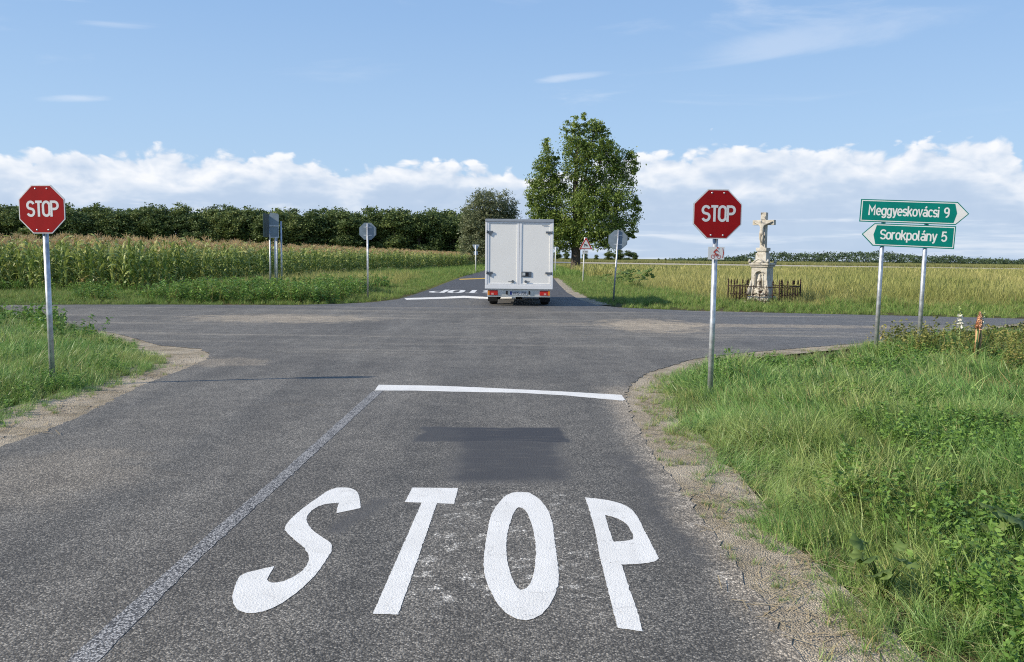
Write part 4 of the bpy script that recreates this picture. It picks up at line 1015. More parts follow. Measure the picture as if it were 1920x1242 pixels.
rg = np.random.default_rng(11)
lush = [tuft_src('lush_tuft', [M['grass'], M['dry_grass']], (*blades(rg, 30, .08, (.14, .38), (.0045, .0095), (.4, 1.5), 4), 0), (*blades(rg, 3, .08, (.2, .36), (.002, .004), (.3, 1.2), 4), 1)) for _ in range(7)]
lush2 = [tuft_src('lush_tuft_wide', [M['grass'], M['dry_grass']], (*blades(rg, 34, .10, (.16, .36), (.007, .012), (.25, 1.2), 3), 0), (*blades(rg, 2, .1, (.2, .40), (.004, .007), (.2, .9), 3), 1)) for _ in range(5)]
short = [tuft_src('short_tuft', [M['grass'], M['dry_grass']], (*blades(rg, 22, .05, (.04, .12), (.003, .005), (.4, 1.5), 3), 0), (*blades(rg, 16, .06, (.04, .14), (.002, .004), (.7, 1.8), 3), 1)) for _ in range(5)]
def leafweed(rg, ns, H, nl, ls, rad, mat0='weed'):
    parts = []; cs = []; dv = []
    for _ in range(ns):
        b0 = rg.normal(0, rad, 2); ln = rg.normal(0, .25, 2); h = H * rg.uniform(.55, 1.)
        t = rg.uniform(.12, 1, nl); a = rg.uniform(0, 2 * pi, nl); r = ls * rg.uniform(.4, 1.1, nl) * (1.15 - .5 * t)
        cs.append(np.stack([b0[0] + ln[0] * h * t + np.cos(a) * r, b0[1] + ln[1] * h * t + np.sin(a) * r, h * t + rg.normal(0, .01, nl)], 1))
        dv.append(np.stack([np.cos(a), np.sin(a), rg.normal(.1, .3, nl)], 1))
        tt = np.array([0, .5, 1.]); c = np.stack([b0[0] + ln[0] * h * tt, b0[1] + ln[1] * h * tt, h * tt], 1); w_ = np.array([.003, .0025, .001])
        V = np.stack([c + np.array([1, 0, 0]) * w_[:, None], c - np.array([1, 0, 0]) * w_[:, None]], 1).reshape(-1, 3)
        parts.append((V, np.array([[0, 1, 3, 2], [2, 3, 5, 4]]), np.full(6, .4), 0))
    C_ = np.concatenate(cs); D_ = np.concatenate(dv)
    L = ls * rg.uniform(.8, 1.5, len(C_)) ; V, Q, vv = rhombs(C_, L, L * rg.uniform(.4, .6, len(C_)), rg, .9, dirs=D_)
    parts.append((V, Q, vv, 0))
    return parts
weeds = [tuft_src('leaf_weed', [M['weed']], *leafweed(rg, 6, .34, 30, .034, .07)) for _ in range(5)]
weeds_big = [tuft_src('tall_weed', [M['weed'], M['olive_weed']], *leafweed(rg, 6, .75, 26, .09, .14), (*blades(rg, 14, .14, (.5, .95), (.008, .014), (.1, .6), 3), 1)) for _ in range(5)]
olive = [tuft_src('olive_weed', [M['olive_weed'], M['weed']], *[(*p[:3], 0) for p in leafweed(rg, 5, .62, 24, .055, .10)], (*blades(rg, 10, .1, (.3, .7), (.004, .008), (.1, .6), 3), 1)) for _ in range(4)]
def seedhead(rg, n, rad, H, w_):
    'dry stalks with a feathery head'
    b0 = rg.normal(0, rad, (n, 2)); ln = rg.normal(0, .18, (n, 2)); h = H * rg.uniform(.6, 1., n); parts = []
    tt = np.array([0, .6, .8, 1.]); ww = np.array([.35, .3, 1., .3])
    c = np.stack([b0[:, 0:1] + ln[:, 0:1] * h[:, None] * tt ** 2, b0[:, 1:2] + ln[:, 1:2] * h[:, None] * tt ** 2, h[:, None] * tt], 2)
    a = rg.uniform(0, pi, n); s_ = np.stack([np.cos(a), np.sin(a), np.zeros(n)], 1)[:, None, :] * (ww * w_)[None, :, None]
    V = np.stack([c + s_, c - s_], 2).reshape(-1, 3); q = np.array([[2 * i, 2 * i + 1, 2 * i + 3, 2 * i + 2] for i in range(3)])
    return V, ((np.arange(n) * 8)[:, None, None] + q[None]).reshape(-1, 4), np.repeat(rg.uniform(.3, 1, n), 8)
mead = [tuft_src('meadow_tuft', [M['meadow'], M['meadow']], (*blades(rg, 40, .22, (.35, .8), (.010, .018), (.1, .8), 3), 0), (*seedhead(rg, 9, .22, .92, .010), 0)) for _ in range(6)]
mead_far = [tuft_src('meadow_clump', [M['meadow']], (*blades(rg, 46, .55, (.4, .85), (.03, .06), (.1, .6), 2), 0), (*seedhead(rg, 14, .5, .95, .03), 0)) for _ in range(5)]
verge = [tuft_src('verge_tuft', [M['verge'], M['dry_grass']], (*blades(rg, 40, .16, (.14, .36), (.009, .016), (.2, 1.1), 3), 0), (*blades(rg, 4, .16, (.2, .42), (.006, .01), (.2, .9), 3), 1)) for _ in range(6)]
verge_far = [tuft_src('verge_clump', [M['verge']], (*blades(rg, 50, .45, (.16, .40), (.025, .045), (.2, 1.), 2), 0)) for _ in range(4)]
cropt = [tuft_src('crop_clump', [M['crop']], (*blades(rg, 60, .55, (.7, 1.25), (.07, .13), (.1, .7), 2), 0)) for _ in range(4)]
def straws(rg, n, rad, L, w_):
    c = np.stack([rg.normal(0, rad, n), rg.normal(0, rad, n), rg.uniform(.004, .016, n)], 1); a = rg.uniform(0, pi, n); l = rg.uniform(.4, 1, n) * L
    d = np.stack([np.cos(a), np.sin(a), rg.normal(0, .06, n)], 1) * l[:, None] / 2; s_ = np.stack([-np.sin(a), np.cos(a), np.zeros(n)], 1) * w_ / 2
    V = np.stack([c - d + s_, c - d - s_, c + d - s_, c + d + s_], 1).reshape(-1, 3)
    return V, np.arange(4 * n).reshape(-1, 4), np.repeat(rg.uniform(0, 1, n), 4)
strw = [tuft_src('straw_bits', [M['straw']], (*straws(rg, 5, .09, .12, .0045), 0)) for _ in range(5)]
def pebble_src():
    import bmesh
    bm = bmesh.new()
    for _ in range(9):
        r_ = random.uniform(.004, .013)
        m4 = Matrix.Translation((random.gauss(0, .08), random.gauss(0, .08), r_ * .3)) @ Euler((random.random() * 3, random.random() * 3, 0)).to_matrix().to_4x4() @ Matrix.Diagonal((r_, r_ * random.uniform(.6, 1), r_ * random.uniform(.5, .8), 1))
        bmesh.ops.create_icosphere(bm, subdivisions=1, radius=1, matrix=m4)
    me = bpy.data.meshes.new('pebbles'); bm.to_mesh(me); bm.free(); me.materials.append(M['pebble']); return src('pebbles', me)
random.seed(4); simple('pebble', (.34, .29, .23), .9, 0, .5, 30.)
pebs = [pebble_src() for _ in range(5)]

# ---- near right verge
rline = rv; lline = lv
POLES = [gp(1333, 742), gp(95, 723), (PL.x, Dz)]
P = rnd_in(.9, 16, 1.6, 18.5, 190.); P = P[inside(P, RV) & fov(P, 2.2)]
d = dist_to(P, rline); nearw = np.clip(1.25 - P[:, 1] / 14, .22, 1)
bare = lownoise(P, .35, 9.) * .18 + lownoise(P, 1.1, 3.) * .15
keep = (rng.random(len(P)) < nearw * np.clip((d + bare) * 3.6 + .02, .05, 1)) & clear(P, POLES, .06)
corner = (P[:, 1] > 13.2) & (P[:, 0] < 6.6)                       # cut, half dry corner by the crossing
keep &= ~(corner & (rng.random(len(P)) < .55))
SOILP = gp(1895, 742)
keep &= (np.hypot((P[:, 0] - SOILP.x) / .75, (P[:, 1] - SOILP.y) / .9) + .4 * lownoise(P, .3, 8.) > 1) | (rng.random(len(P)) < .12)
P = P[keep]; d = d[keep]; corner = corner[keep]
hgt = np.clip(.32 + d * .62, .32, .92) * (1 + .42 * lownoise(P, .55, 5.) + .2 * lownoise(P, .22, 15.)) * rng.uniform(.7, 1.2, len(P))
hgt = np.where(corner, hgt * .45, hgt)
lean_d = 2.2 * lownoise(P, 1.6, 21.) + pi; lean_a = np.clip(.5 + .4 * lownoise(P, 1.1, 31.), 0, .95)
nr = P[:, 1] < 8.5
scatter('verge_grass', lush, P[nr], 1.02 * hgt[nr], 'lush green grass of the near right verge', 'grass', tilt=.22, lean=(lean_d[nr], lean_a[nr]))
scatter('verge_grass', lush2, P[~nr], 1.0 * hgt[~nr], 'green grass round the right stop sign', 'grass', tilt=.2, lean=(lean_d[~nr], lean_a[~nr]))
P = rnd_in(.9, 14, 1.6, 18.5, 60.); P = P[inside(P, RV) & fov(P, 1.5)]; d = dist_to(P, rline); k = (d < .75) & (rng.random(len(P)) < np.clip(.9 - d * 1., .1, .8) * np.clip(.75 + lownoise(P, .5, 2.), 0, 1))
scatter('dry_verge_grass', short, P[k], rng.uniform(.6, 1.3, k.sum()), 'short half dry grass on the edge of the right verge', 'grass')
P = rnd_in(1., 16, 1.8, 18, 52.); P = P[inside(P, RV) & fov(P, 2.)]; d = dist_to(P, rline)
k = (d > .75) & (lownoise(P, .9, 14.) + .55 * (P[:, 1] < 4.6) + .35 * (P[:, 0] > 3.4) > .18) & (rng.random(len(P)) < np.where(P[:, 1] < 8, .8, .4)) & clear(P, POLES, .1) & ~((P[:, 1] > 13) & (P[:, 0] < 6.6))
scatter('leafy_weeds', weeds, P[k], rng.uniform(.6, 1.15, k.sum()), 'small leaved weeds growing in the right verge', 'weeds', tilt=.2)
P = rnd_in(6.9, 14, 12.0, 16.8, 16.); P = P[inside(P, RV)]
k = (rng.random(len(P)) < .75) & clear(P, [(PL.x, Dz)], .25) & (dist_to(P, rline) > .4) & ~((np.abs(P[:, 0] - sp_.x * P[:, 1] / GY) < .28) & (P[:, 1] < GY))
Pk = P[k]; sc_ = rng.uniform(.6, 1.0, k.sum()) * np.clip(1.15 - .10 * np.abs(Pk[:, 0] - 8.3), .5, 1.1)
scatter('tall_weeds', olive, Pk, sc_, 'tall olive weeds round the wooden stake', 'weeds', tilt=.15)
P = rnd_in(SOILP.x - 1., SOILP.x + 1.2, SOILP.y - 1.1, SOILP.y + 1.1, 60.)
scatter('dry_patch', short, P, rng.uniform(.8, 2.2, len(P)), 'dry brown grass on a bare patch at the right edge of the verge', 'grass', tilt=.4)
# straw and pebbles on the gravel
P = np.concatenate([rnd_in(.9, 6, 2., 12, 85.), rnd_in(1.5, 8, 11.5, 17, 30.)]); dA = dist_to(P, right_edge[::-1] + right_ret[::-1]); dV = dist_to(P, rline)
k = (inside(P, RV) & (dV < .6) | (~inside(P, RV) & (rng.random(len(P)) < np.exp(-dV / .16)))) & ~inside(P, outline) & (rng.random(len(P)) < .38 + .6 * lownoise(P, .5, 7.))
P2 = rnd_in(-9, -3, 4, 14, 26.); dv = dist_to(P2, lline); P = np.concatenate([P[k], P2[~inside(P2, outline) & (dv < .5) & (rng.random(len(P2)) < np.exp(-dv / .2))]]); k = np.ones(len(P), bool)
scatter('straw', strw, P[k], rng.uniform(.7, 1.5, k.sum()), 'dry straw lying on the gravel shoulders', 'straw', z=-.002, tilt=.04)
k = ~inside(P, RV) & ~inside(P, outline) & (rng.random(len(P)) < .22)
Pp = P[k]; Q2 = rnd_in(-8.5, -3, 4, 14, 10.); kq = ~inside(Q2, LV) & ~inside(Q2, outline); Pp = np.concatenate([Pp, Q2[kq]])
scatter('pebbles', pebs, Pp, rng.uniform(.4, 1.0, len(Pp)), 'loose pebbles on the gravel shoulders', 'pebbles', z=-.005, tilt=.02)
P = np.concatenate([rnd_in(.9, 3.5, 2., 11, 60.), rnd_in(-9, -3, 4, 14, 26.)]); dv = np.minimum(dist_to(P, rline), dist_to(P, lline)); k = ~inside(P, RV) & ~inside(P, LV) & ~inside(P, outline) & (rng.random(len(P)) < .9 * np.exp(-dv / .10) + .07)
scatter('sprigs', short, P[k], rng.uniform(.35, .8, k.sum()), 'small grass sprigs rooted in the gravel shoulders', 'grass', z=-.006)

# ---- near left verge
P = rnd_in(-18, -3, 4.5, 22.5, 110.); P = P[inside(P, LV) & fov(P, 2.2)]; d = dist_to(P, lline)
nearw = np.clip(1.3 - P[:, 1] / 22, .35, 1); bare = lownoise(P, .35, 19.) * .12
keep = (rng.random(len(P)) < nearw * np.clip((d + bare) * 4. + .05, .05, 1)) & clear(P, POLES, .05); P = P[keep]; d = d[keep]
hgt = np.clip(.35 + d * .45, .35, 1.15) * (1 + .3 * lownoise(P, .9, 25.)) * rng.uniform(.7, 1.2, len(P))
scatter('verge_grass', lush2, P, hgt, 'green grass of the left verge round the stop sign', 'grass', tilt=.22, lean=(2. * lownoise(P, 1.5, 41.), np.clip(.3 + .35 * lownoise(P, 1.2, 35.), 0, .7)))
P = rnd_in(-18, -4, 6, 23, 14.); P = P[inside(P, LV) & fov(P, 2.)]; d = dist_to(P, lline); k = (d > .4) & (lownoise(P, .8, 44.) > -.15) & clear(P, POLES, .12)
scatter('leafy_weeds', weeds, P[k], rng.uniform(.5, 1., k.sum()), 'small leaved weeds in the left verge', 'weeds', tilt=.2)
P = rnd_in(-30, -8, 15., 21.8, 7.); P = P[inside(P, LV)]; d = dist_to(P, lline); k = (d > .5) & (rng.random(len(P)) < np.clip((P[:, 1] - 14) / 4, .2, .9))
scatter('tall_weeds', weeds_big, P[k], rng.uniform(.45, .85, k.sum()) , 'taller weeds at the back of the left verge', 'weeds', tilt=.15)

# ---- beyond the crossing, left: verge strip up to the maize
fl_line = fl_edge[::-1]; fr_line = fr_edge
MZ = [(-14.9, 36.0), (-13.2, 80.), (-7.6, 150.), (-6.2, 195.)]       # the maize field's edge along the far road
mz_poly = [(-120, 34.0), *MZ, (-120, 195)]
P = np.concatenate([rnd_in(-42, -3, 26.8, 46, 16.), rnd_in(-18, -2, 46, 80, 7.)]); P = P[inside(P, FLV) & ~inside(P, mz_poly)]
d = dist_to(P, [ext(fl_edge[1], fl_edge[0], 80)] + fl_edge)
h_ = np.where(P[:, 0] < -13.2, np.clip(.35 + d * .07, .35, .75), np.clip(.45 + d * .22, .45, 1.7)) * (1 + .35 * lownoise(P, 1.3, 51.)) * rng.uniform(.7, 1.25, len(P))
scatter('far_verge_grass', verge, P, h_, 'green roadside grass in front of the maize', 'grass', tilt=.2)
P = rnd_in(-13.5, -2, 80, 330, 2.2); P = P[inside(P, FLV) & ~inside(P, mz_poly)]
scatter('far_verge_grass', verge_far, P, rng.uniform(.8, 1.5, len(P)), 'grass along the left side of the far road', 'grass')
P = rnd_in(-40, -6.5, 29.6, 44, 8.); P = P[inside(P, FLV) & ~inside(P, mz_poly)]
d = dist_to(P, [ext(fl_edge[1], fl_edge[0], 80)] + fl_edge)
k = (d > .7) & (lownoise(P, 1.7, 61.) + .55 * ((P[:, 0] > -13.8) & (P[:, 0] < -5.5) & (P[:, 1] < 35)) > .12)
sc_ = rng.uniform(.65, 1.1, k.sum()) * np.where(P[k, 0] > -13, 1.05, .75)
scatter('tall_weeds', weeds_big, P[k], sc_, 'dark tall weeds on the bank before the maize field', 'weeds', tilt=.15)
P = rnd_in(-14.6, -5, 37, 60, 2.2); P = P[inside(P, FLV) & ~inside(P, mz_poly)]; k = dist_to(P, fl_edge) > 2.2
scatter('brown_grass', mead, P[k], rng.uniform(.7, 1.05, k.sum()), 'tall seeding grass between the maize and the far road', 'grass', tilt=.15)

# ---- beyond the crossing, right: verge, meadow, track, crop strip
fre = fr_edge + [ext(fr_edge[-2], fr_edge[-1], 90)]
P = np.concatenate([rnd_in(3, 42, 24, 46, 15.), rnd_in(2, 12, 46, 80, 7.)]); P = P[inside(P, FRV) & fov(P, 4.)]; d = dist_to(P, fre)
jit = 1.3 * lownoise(P, 2.2, 71.); k = (d + jit < 5.6) & clear(P, [(cc_.x, CY)], .55)
h_ = np.clip(.35 + d[k] * .16, .35, 1.35) * (1 + .3 * lownoise(P[k], 1., 53.)) * rng.uniform(.7, 1.25, k.sum())
scatter('far_verge_grass', verge, P[k], h_, 'green mown verge along the far right side of the crossing', 'grass', tilt=.2)
P = rnd_in(2, 9, 80, 330, 2.); P = P[inside(P, FRV)]; k = dist_to(P, [fr_edge[0], far(fr_edge[0], 330)]) < 3.5
scatter('far_verge_grass', verge_far, P[k], rng.uniform(.8, 1.5, k.sum()), 'grass along the right side of the far road', 'grass')
TR = lambda x: 250. - .73 * x                                          # the sandy track across the fields
P = rnd_in(4, 60, 27, 75, 7.); P = P[inside(P, FRV) & fov(P, 5.)]; d = dist_to(P, fre + [] ) ; d = np.minimum(d, dist_to(P, [fr_edge[0], far(fr_edge[0], 330)]))
k = (d + 1.3 * lownoise(P, 2.2, 71.) > 4.6) & clear(P, [(cc_.x, CY)], 1.25)
sc_ = np.clip(.45 + (d[k] - 4.) * .13, .5, 1.) * (1 + .18 * lownoise(P[k], 3., 81.)) * rng.uniform(.8, 1.15, k.sum())
scatter('meadow_grass', mead, P[k], sc_, 'tall yellowish meadow grass behind the stone cross', 'meadow', tilt=.14)
P = rnd_in(4, 230, 70, 285, 1.1); P = P[inside(P, FRV) & fov(P, 8.) & (P[:, 1] < TR(P[:, 0]) - 16)]; d = dist_to(P, [fr_edge[0], far(fr_edge[0], 330)])
k = d > 4.0
scatter('meadow_grass', mead_far, P[k], rng.uniform(.75, 1.1, k.sum()) * (1 + .15 * lownoise(P[k], 9., 83.)) * np.clip(1.12 - (P[k, 1] - 70) / 190, .3, 1), 'yellow meadow stretching to the sandy track', 'meadow', tilt=.1)
m_, t_ = new_mat('track_sand'); o_ = obj_coord(t_); finish(t_, t_.mix(t_.ss(t_.noise(o_, .6, 5, .6), .3, .7), (.40, .36, .28), (.52, .47, .38)), 1., spec=.05)
trk = MB(); trk.add([(-2, TR(-2) - 18, 0), (330, TR(330) - 18, 0), (330, TR(330) + 24, .12), (-2, TR(-2) + 24, .12)], [(0, 1, 2, 3)])
tag(trk.build('bare_strip', M['track_sand'], loc=(0, 0, .32)), 'pale bare sandy strip between the meadow and the far crop', kind='structure')
P = rnd_in(0, 330, 70, 400, .85); k = (P[:, 1] > TR(P[:, 0]) + 22) & (P[:, 1] < TR(P[:, 0]) + 70) & fov(P, 10)
scatter('crop_strip', cropt, P[k], rng.uniform(.95, 1.25, k.sum()), 'strip of yellow green crop beyond the sandy track', 'crop', tilt=.08)

# ------------------------------------------------------------------ maize
def maize_src(seed):
    r_ = np.random.default_rng(seed); H = r_.uniform(1.95, 2.25); parts = []; tparts = []
    lean_ = r_.normal(0, .03, 2)
    # stalk
    tt = np.linspace(0, 1, 6); c = np.stack([lean_[0] * tt * H, lean_[1] * tt * H, tt * H], 1); rr = .014 - .008 * tt
    ang = np.arange(5) * 2 * pi / 5; V = (c[:, None, :] + np.stack([np.cos(ang), np.sin(ang), 0 * ang], 1)[None] * rr[:, None, None]).reshape(-1, 3)
    Q = np.array([[i * 5 + k, i * 5 + (k + 1) % 5, (i + 1) * 5 + (k + 1) % 5, (i + 1) * 5 + k] for i in range(5) for k in range(5)])
    parts.append((V, Q, np.full(len(V), .45)))
    pl_ = r_.uniform(0, pi); nl = 12
    for i in range(nl):
        z0 = .22 + (H - .35) * i / (nl - 1); a = pl_ + pi * (i % 2) + r_.normal(0, .35)
        L = (.95 - .55 * abs(i / (nl - 1) - .45)) * r_.uniform(.8, 1.1); wd = .115 * r_.uniform(.8, 1.1)
        dr = np.array([math.cos(a), math.sin(a), 0]); sd = np.array([-math.sin(a), math.cos(a), 0]); k = 7
        up0 = r_.uniform(.9, 1.5); droop = r_.uniform(1.5, 2.6); th = up0; p = np.array([lean_[0] * z0, lean_[1] * z0, z0]); pts = [p.copy()]
        for s_ in range(k):
            p = p + (dr * math.cos(th) + np.array([0, 0, 1]) * math.sin(th)) * L / k; th -= droop / k * (1.2 if s_ > 1 else .6); pts.append(p.copy())
        pts = np.array(pts); t = np.linspace(0, 1, k + 1); ww = wd * np.clip(np.minimum(.35 + t * 4, 1) * (1 - t ** 2.2), .02, 1)
        tw = r_.normal(0, .5); wv = np.sin(t * 9 + r_.uniform(0, 6)) * .012
        nrm = np.cross(np.gradient(pts, axis=0), sd); nrm /= np.linalg.norm(nrm, axis=1)[:, None] + 1e-9
        sdt = sd[None] * np.cos(tw * t)[:, None] + nrm * np.sin(tw * t)[:, None]
        A = pts + sdt * ww[:, None] / 2 - nrm * .018 * (ww / wd)[:, None] + nrm * wv[:, None]; B = pts - sdt * ww[:, None] / 2 - nrm * .018 * (ww / wd)[:, None] - nrm * wv[:, None]
        V = np.stack([A, pts, B], 1).reshape(-1, 3); Q = np.array([q for s_ in range(k) for q in ([3 * s_, 3 * s_ + 1, 3 * s_ + 4, 3 * s_ + 3], [3 * s_ + 1, 3 * s_ + 2, 3 * s_ + 5, 3 * s_ + 4])])
        v0 = r_.uniform(.15, .8) + (.45 if (i < 3 and r_.random() < .35) else 0) + (.15 if i > nl - 4 else 0)
        vv = np.repeat(np.clip(v0 + .25 * t ** 3, 0, 1), 3); parts.append((V, Q, vv))
    for _ in range(r_.integers(1, 3)):                                    # cobs in their husks
        z0 = r_.uniform(.8, 1.15); a = r_.uniform(0, 2 * pi); d_ = np.array([math.cos(a) * .45, math.sin(a) * .45, .9]); tt = np.linspace(0, 1, 5); rr = np.array([.015, .032, .034, .024, .006])
        c = np.array([0, 0, z0]) + d_[None] * tt[:, None] * .24; ang = np.arange(6) * pi / 3
        V = (c[:, None, :] + np.stack([np.cos(ang), np.sin(ang), 0 * ang], 1)[None] * rr[:, None, None]).reshape(-1, 3)
        Q = np.array([[i * 6 + k, i * 6 + (k + 1) % 6, (i + 1) * 6 + (k + 1) % 6, (i + 1) * 6 + k] for i in range(4) for k in range(6)]); parts.append((V, Q, np.full(len(V), .88)))
    n = 11
    for i in range(n):                                                    # tassel
        a = r_.uniform(0, 2 * pi); sp = .0 if i == 0 else r_.uniform(.25, .7); L = .36 if i == 0 else r_.uniform(.18, .30); z0 = H - .02 + (0 if i == 0 else r_.uniform(0, .10))
        t = np.linspace(0, 1, 4); c = np.stack([lean_[0] * H + math.cos(a) * sp * L * (t + .4 * t * t), lean_[1] * H + math.sin(a) * sp * L * (t + .4 * t * t), z0 + L * (t - .35 * sp * t * t)], 1)
        for o_ in (0, pi / 2):
            w_ = np.array([math.cos(a + o_ + .5), math.sin(a + o_ + .5), 0]) * .0075; V = np.stack([c + w_, c - w_], 1).reshape(-1, 3)
            tparts.append((V, np.array([[2 * q, 2 * q + 1, 2 * q + 3, 2 * q + 2] for q in range(3)]), np.full(8, r_.uniform(0, 1))))
    a, b = join(parts), join(tparts)
    return np_mesh('maize_plant', a[0], a[1], [M['maize_leaf']], a[2]), np_mesh('tassel', b[0], b[1], [M['maize_tassel']], b[2]), a, b
mz = [maize_src(s_) for s_ in range(8)]
mz_src = []
for a_, b_, a, b in mz:
    V, Q, vv, mi = join([(a[0], a[1], a[2], 0), (b[0], b[1], b[2], 1)])
    mz_src.append(src('maize_whole', np_mesh('maize_whole', V, Q, [M['maize_leaf'], M['maize_tassel']], vv, mi)))
pts = []
for r0 in range(22):                                                     # rows parallel to the crossing road, then along the far road
    yy = 36.1 + .75 * r0; xs = np.arange(-62, 0, .27); pts.append(np.stack([xs + rng.normal(0, .05, len(xs)), yy + .028 * (xs + 14) + rng.normal(0, .05, len(xs))], 1))
xs = np.arange(-30, -4, .75); ys = np.arange(50, 192, .30)
for x in xs: pts.append(np.stack([x + .04 * (ys - 50) + rng.normal(0, .05, len(ys)), ys + rng.normal(0, .06, len(ys))], 1))
P = np.concatenate(pts); P = P[inside(P, mz_poly)]; dE = dist_to(P, [(-70, 35.)] + MZ)
P = P[(dE < 13)]
P = P[(rng.random(len(P)) < .93)]
_, ui = np.unique(np.round(P / .2), axis=0, return_index=True); P = P[ui]
u_ = 960 + 1575 * P[:, 0] / P[:, 1]; dE = dist_to(P, [(-70, 35.)] + MZ)
inview = (u_ > -25) & (dE < 1.9)
order = np.argsort(np.where(inview, np.hypot(P[:, 0], P[:, 1]), 1e6)); front = order[:300]; rest = order[300:]
for i in front:
    k = int(rng.integers(0, 8)); s_ = float(rng.uniform(.86, 1.06))
    o = obj_of('maize_plant', mz[k][0], None, (P[i, 0], P[i, 1], -.03), (rng.normal(0, .04), rng.normal(0, .04), rng.uniform(0, 6.28)), s_)
    tag(o, 'tall maize plant with brown tassel in the front rows of the maize field', 'maize', 'maize plants along the front of the field')
    obj_of('tassel', mz[k][1], o)
scatter('maize_field', mz_src, P[rest], rng.uniform(.84, 1.06, len(rest)), 'dense maize field with brown tassels behind its front rows', 'maize field', tilt=.04)

# ------------------------------------------------------------------ trees
def crown_mesh(name, lobes, per_m3, leaves, lsize, mat, seed, csz=.55, shell=.62, aspect=.6):
    r_ = np.random.default_rng(seed); cs = []; sz = []
    for (cx, cy, cz, rx, ry, rz) in lobes:
        n = max(10, int(per_m3 * (rx * ry + ry * rz + rx * rz)))
        d = r_.normal(0, 1, (n, 3)); d /= np.linalg.norm(d, axis=1)[:, None]; q = shell + (1.04 - shell) * r_.random(n) ** .7
        q = np.where(r_.random(n) < .18, r_.random(n) * shell, q)
        cs.append(np.array([cx, cy, cz]) + d * q[:, None] * np.array([rx, ry, rz])); sz.append(np.full(n, csz * min(1., (rx + rz) / 3.4)) * r_.uniform(.55, 1.25, n))
    C0 = np.concatenate(cs); S0 = np.concatenate(sz); n = len(C0); k = leaves
    Cc = np.repeat(C0, k, 0); Sc = np.repeat(S0, k)
    off = r_.normal(0, 1, (n * k, 3)) * np.array([1, 1, .62]); Lp = Cc + off * Sc[:, None] * .55
    Lp[:, 2] = np.maximum(Lp[:, 2], .15)
    v = np.clip(np.repeat(r_.uniform(.1, .8, n), k) * .6 + r_.uniform(0, .45, n * k), 0, 1)
    L = lsize * r_.uniform(.65, 1.35, n * k)
    V, Q, vv = rhombs(Lp, L, L * aspect, r_, .25, v)
    return np_mesh(name, V, Q, [mat], vv), C0
def trunk_mesh(name, h, r0, lobes, seed, twigs=3, fork=.3):
    r_ = random.Random(seed); b = MB()
    b.tube([(0, 0, -.4), (0, 0, .05), (.05 * r0, 0, .5), (r_.gauss(0, .1), r_.gauss(0, .1), h * .35), (r_.gauss(0, .25), r_.gauss(0, .25), h * .65), (r_.gauss(0, .3), r_.gauss(0, .3), h * .93)], [r0 * 1.7, r0 * 1.35, r0 * 1.05, r0 * .8, r0 * .45, r0 * .1], 10)
    for (cx, cy, cz, rx, ry, rz) in lobes:
        z0 = max(h * .12, min(cz * fork + r_.uniform(0, .2) * h, cz - rz * .3)); e = Vector((cx, cy, cz)); s0 = Vector((0, 0, z0))
        mid_ = s0.lerp(e, .5) + Vector((0, 0, -.06 * (e - s0).length)); rr = r0 * .38
        b.tube([s0, mid_, e], [rr, rr * .6, rr * .22], 6)
        for _ in range(twigs):
            t = Vector((cx + r_.uniform(-1, 1) * rx * .8, cy + r_.uniform(-1, 1) * ry * .8, cz + r_.uniform(-.6, 1) * rz * .85)); q = mid_.lerp(e, r_.uniform(.2, 1))
            b.tube([q, q.lerp(t, .5) + Vector((0, 0, .1)), t], [rr * .3, rr * .2, .015], 5)
    me = b.build(name, M['bark']); m_ = me.data; bpy.data.objects.remove(me); return m_
def px_lobes(base_u, base_v, Y, rows, depth=1.):
    s_ = Y / 1575
    return [((u - base_u) * s_, (i % 3 - 1) * .35 * ru * s_, (base_v - v) * s_, ru * s_, ru * s_ * depth, rv * s_) for i, (u, v, ru, rv) in enumerate(rows)]
BT = 110.; bx = at(1079, 500, BT)
lob = px_lobes(1079, 507, BT, [(1079, 240, 14, 19), (1110, 243, 22, 17), (1095, 275, 40, 36), (1074, 305, 28, 44), (1125, 298, 36, 44), (1108, 350, 56, 50), (1086, 400, 50, 48), (1132, 400, 44, 44),
     (1168, 326, 19, 42), (1152, 370, 33, 38), (1162, 424, 30, 18), (1187, 402, 12, 24), (1112, 442, 46, 28), (1062, 440, 36, 32), (1015, 340, 20, 46), (1020, 300, 13, 34), (1024, 325, 18, 36), (1032, 360, 20, 30), (1006, 384, 19, 42), (1018, 410, 30, 36), (1036, 412, 28, 38), (1046, 440, 30, 32), (1142, 452, 20, 12), (1000, 345, 11, 30), (1060, 250, 7, 22), (1092, 228, 7, 13), (1124, 240, 7, 14), (1136, 268, 9, 20), (1021, 276, 5, 12), (1176, 295, 6, 18), (1183, 318, 7, 14), (1192, 388, 5, 14), (1180, 440, 12, 9), (1040, 300, 5, 7), (1041, 362, 20, 26), (1046, 344, 13, 24), (1183, 305, 7, 22), (1190, 372, 7, 14), (1150, 315, 14, 26), (993, 372, 6, 16)], .9)
me, _ = crown_mesh('crown', lob, 5.2, 34, .27, M['tree_leaf'], 5, csz=.74, shell=.5)
big = thing('broadleaf_tree', 'tall dark green broadleaf tree with two tops right of the far road', 'tree', (bx.x, BT, 0))
obj_of('crown', me, big); obj_of('trunk', trunk_mesh('trunk', 17., .62, lob[:14], 3, 1), big)
ST = 130.; sx = at(916, 500, ST)
lob = px_lobes(916, 503, ST, [(917, 385, 34, 28), (893, 402, 26, 34), (943, 388, 22, 26), (900, 438, 36, 38), (932, 436, 36, 40), (875, 428, 14, 26), (955, 420, 14, 34), (915, 465, 48, 30)], .9)
me, _ = crown_mesh('crown', lob, 6.0, 30, .38, M['silver_leaf'], 9, csz=.75, shell=.6, aspect=.34)
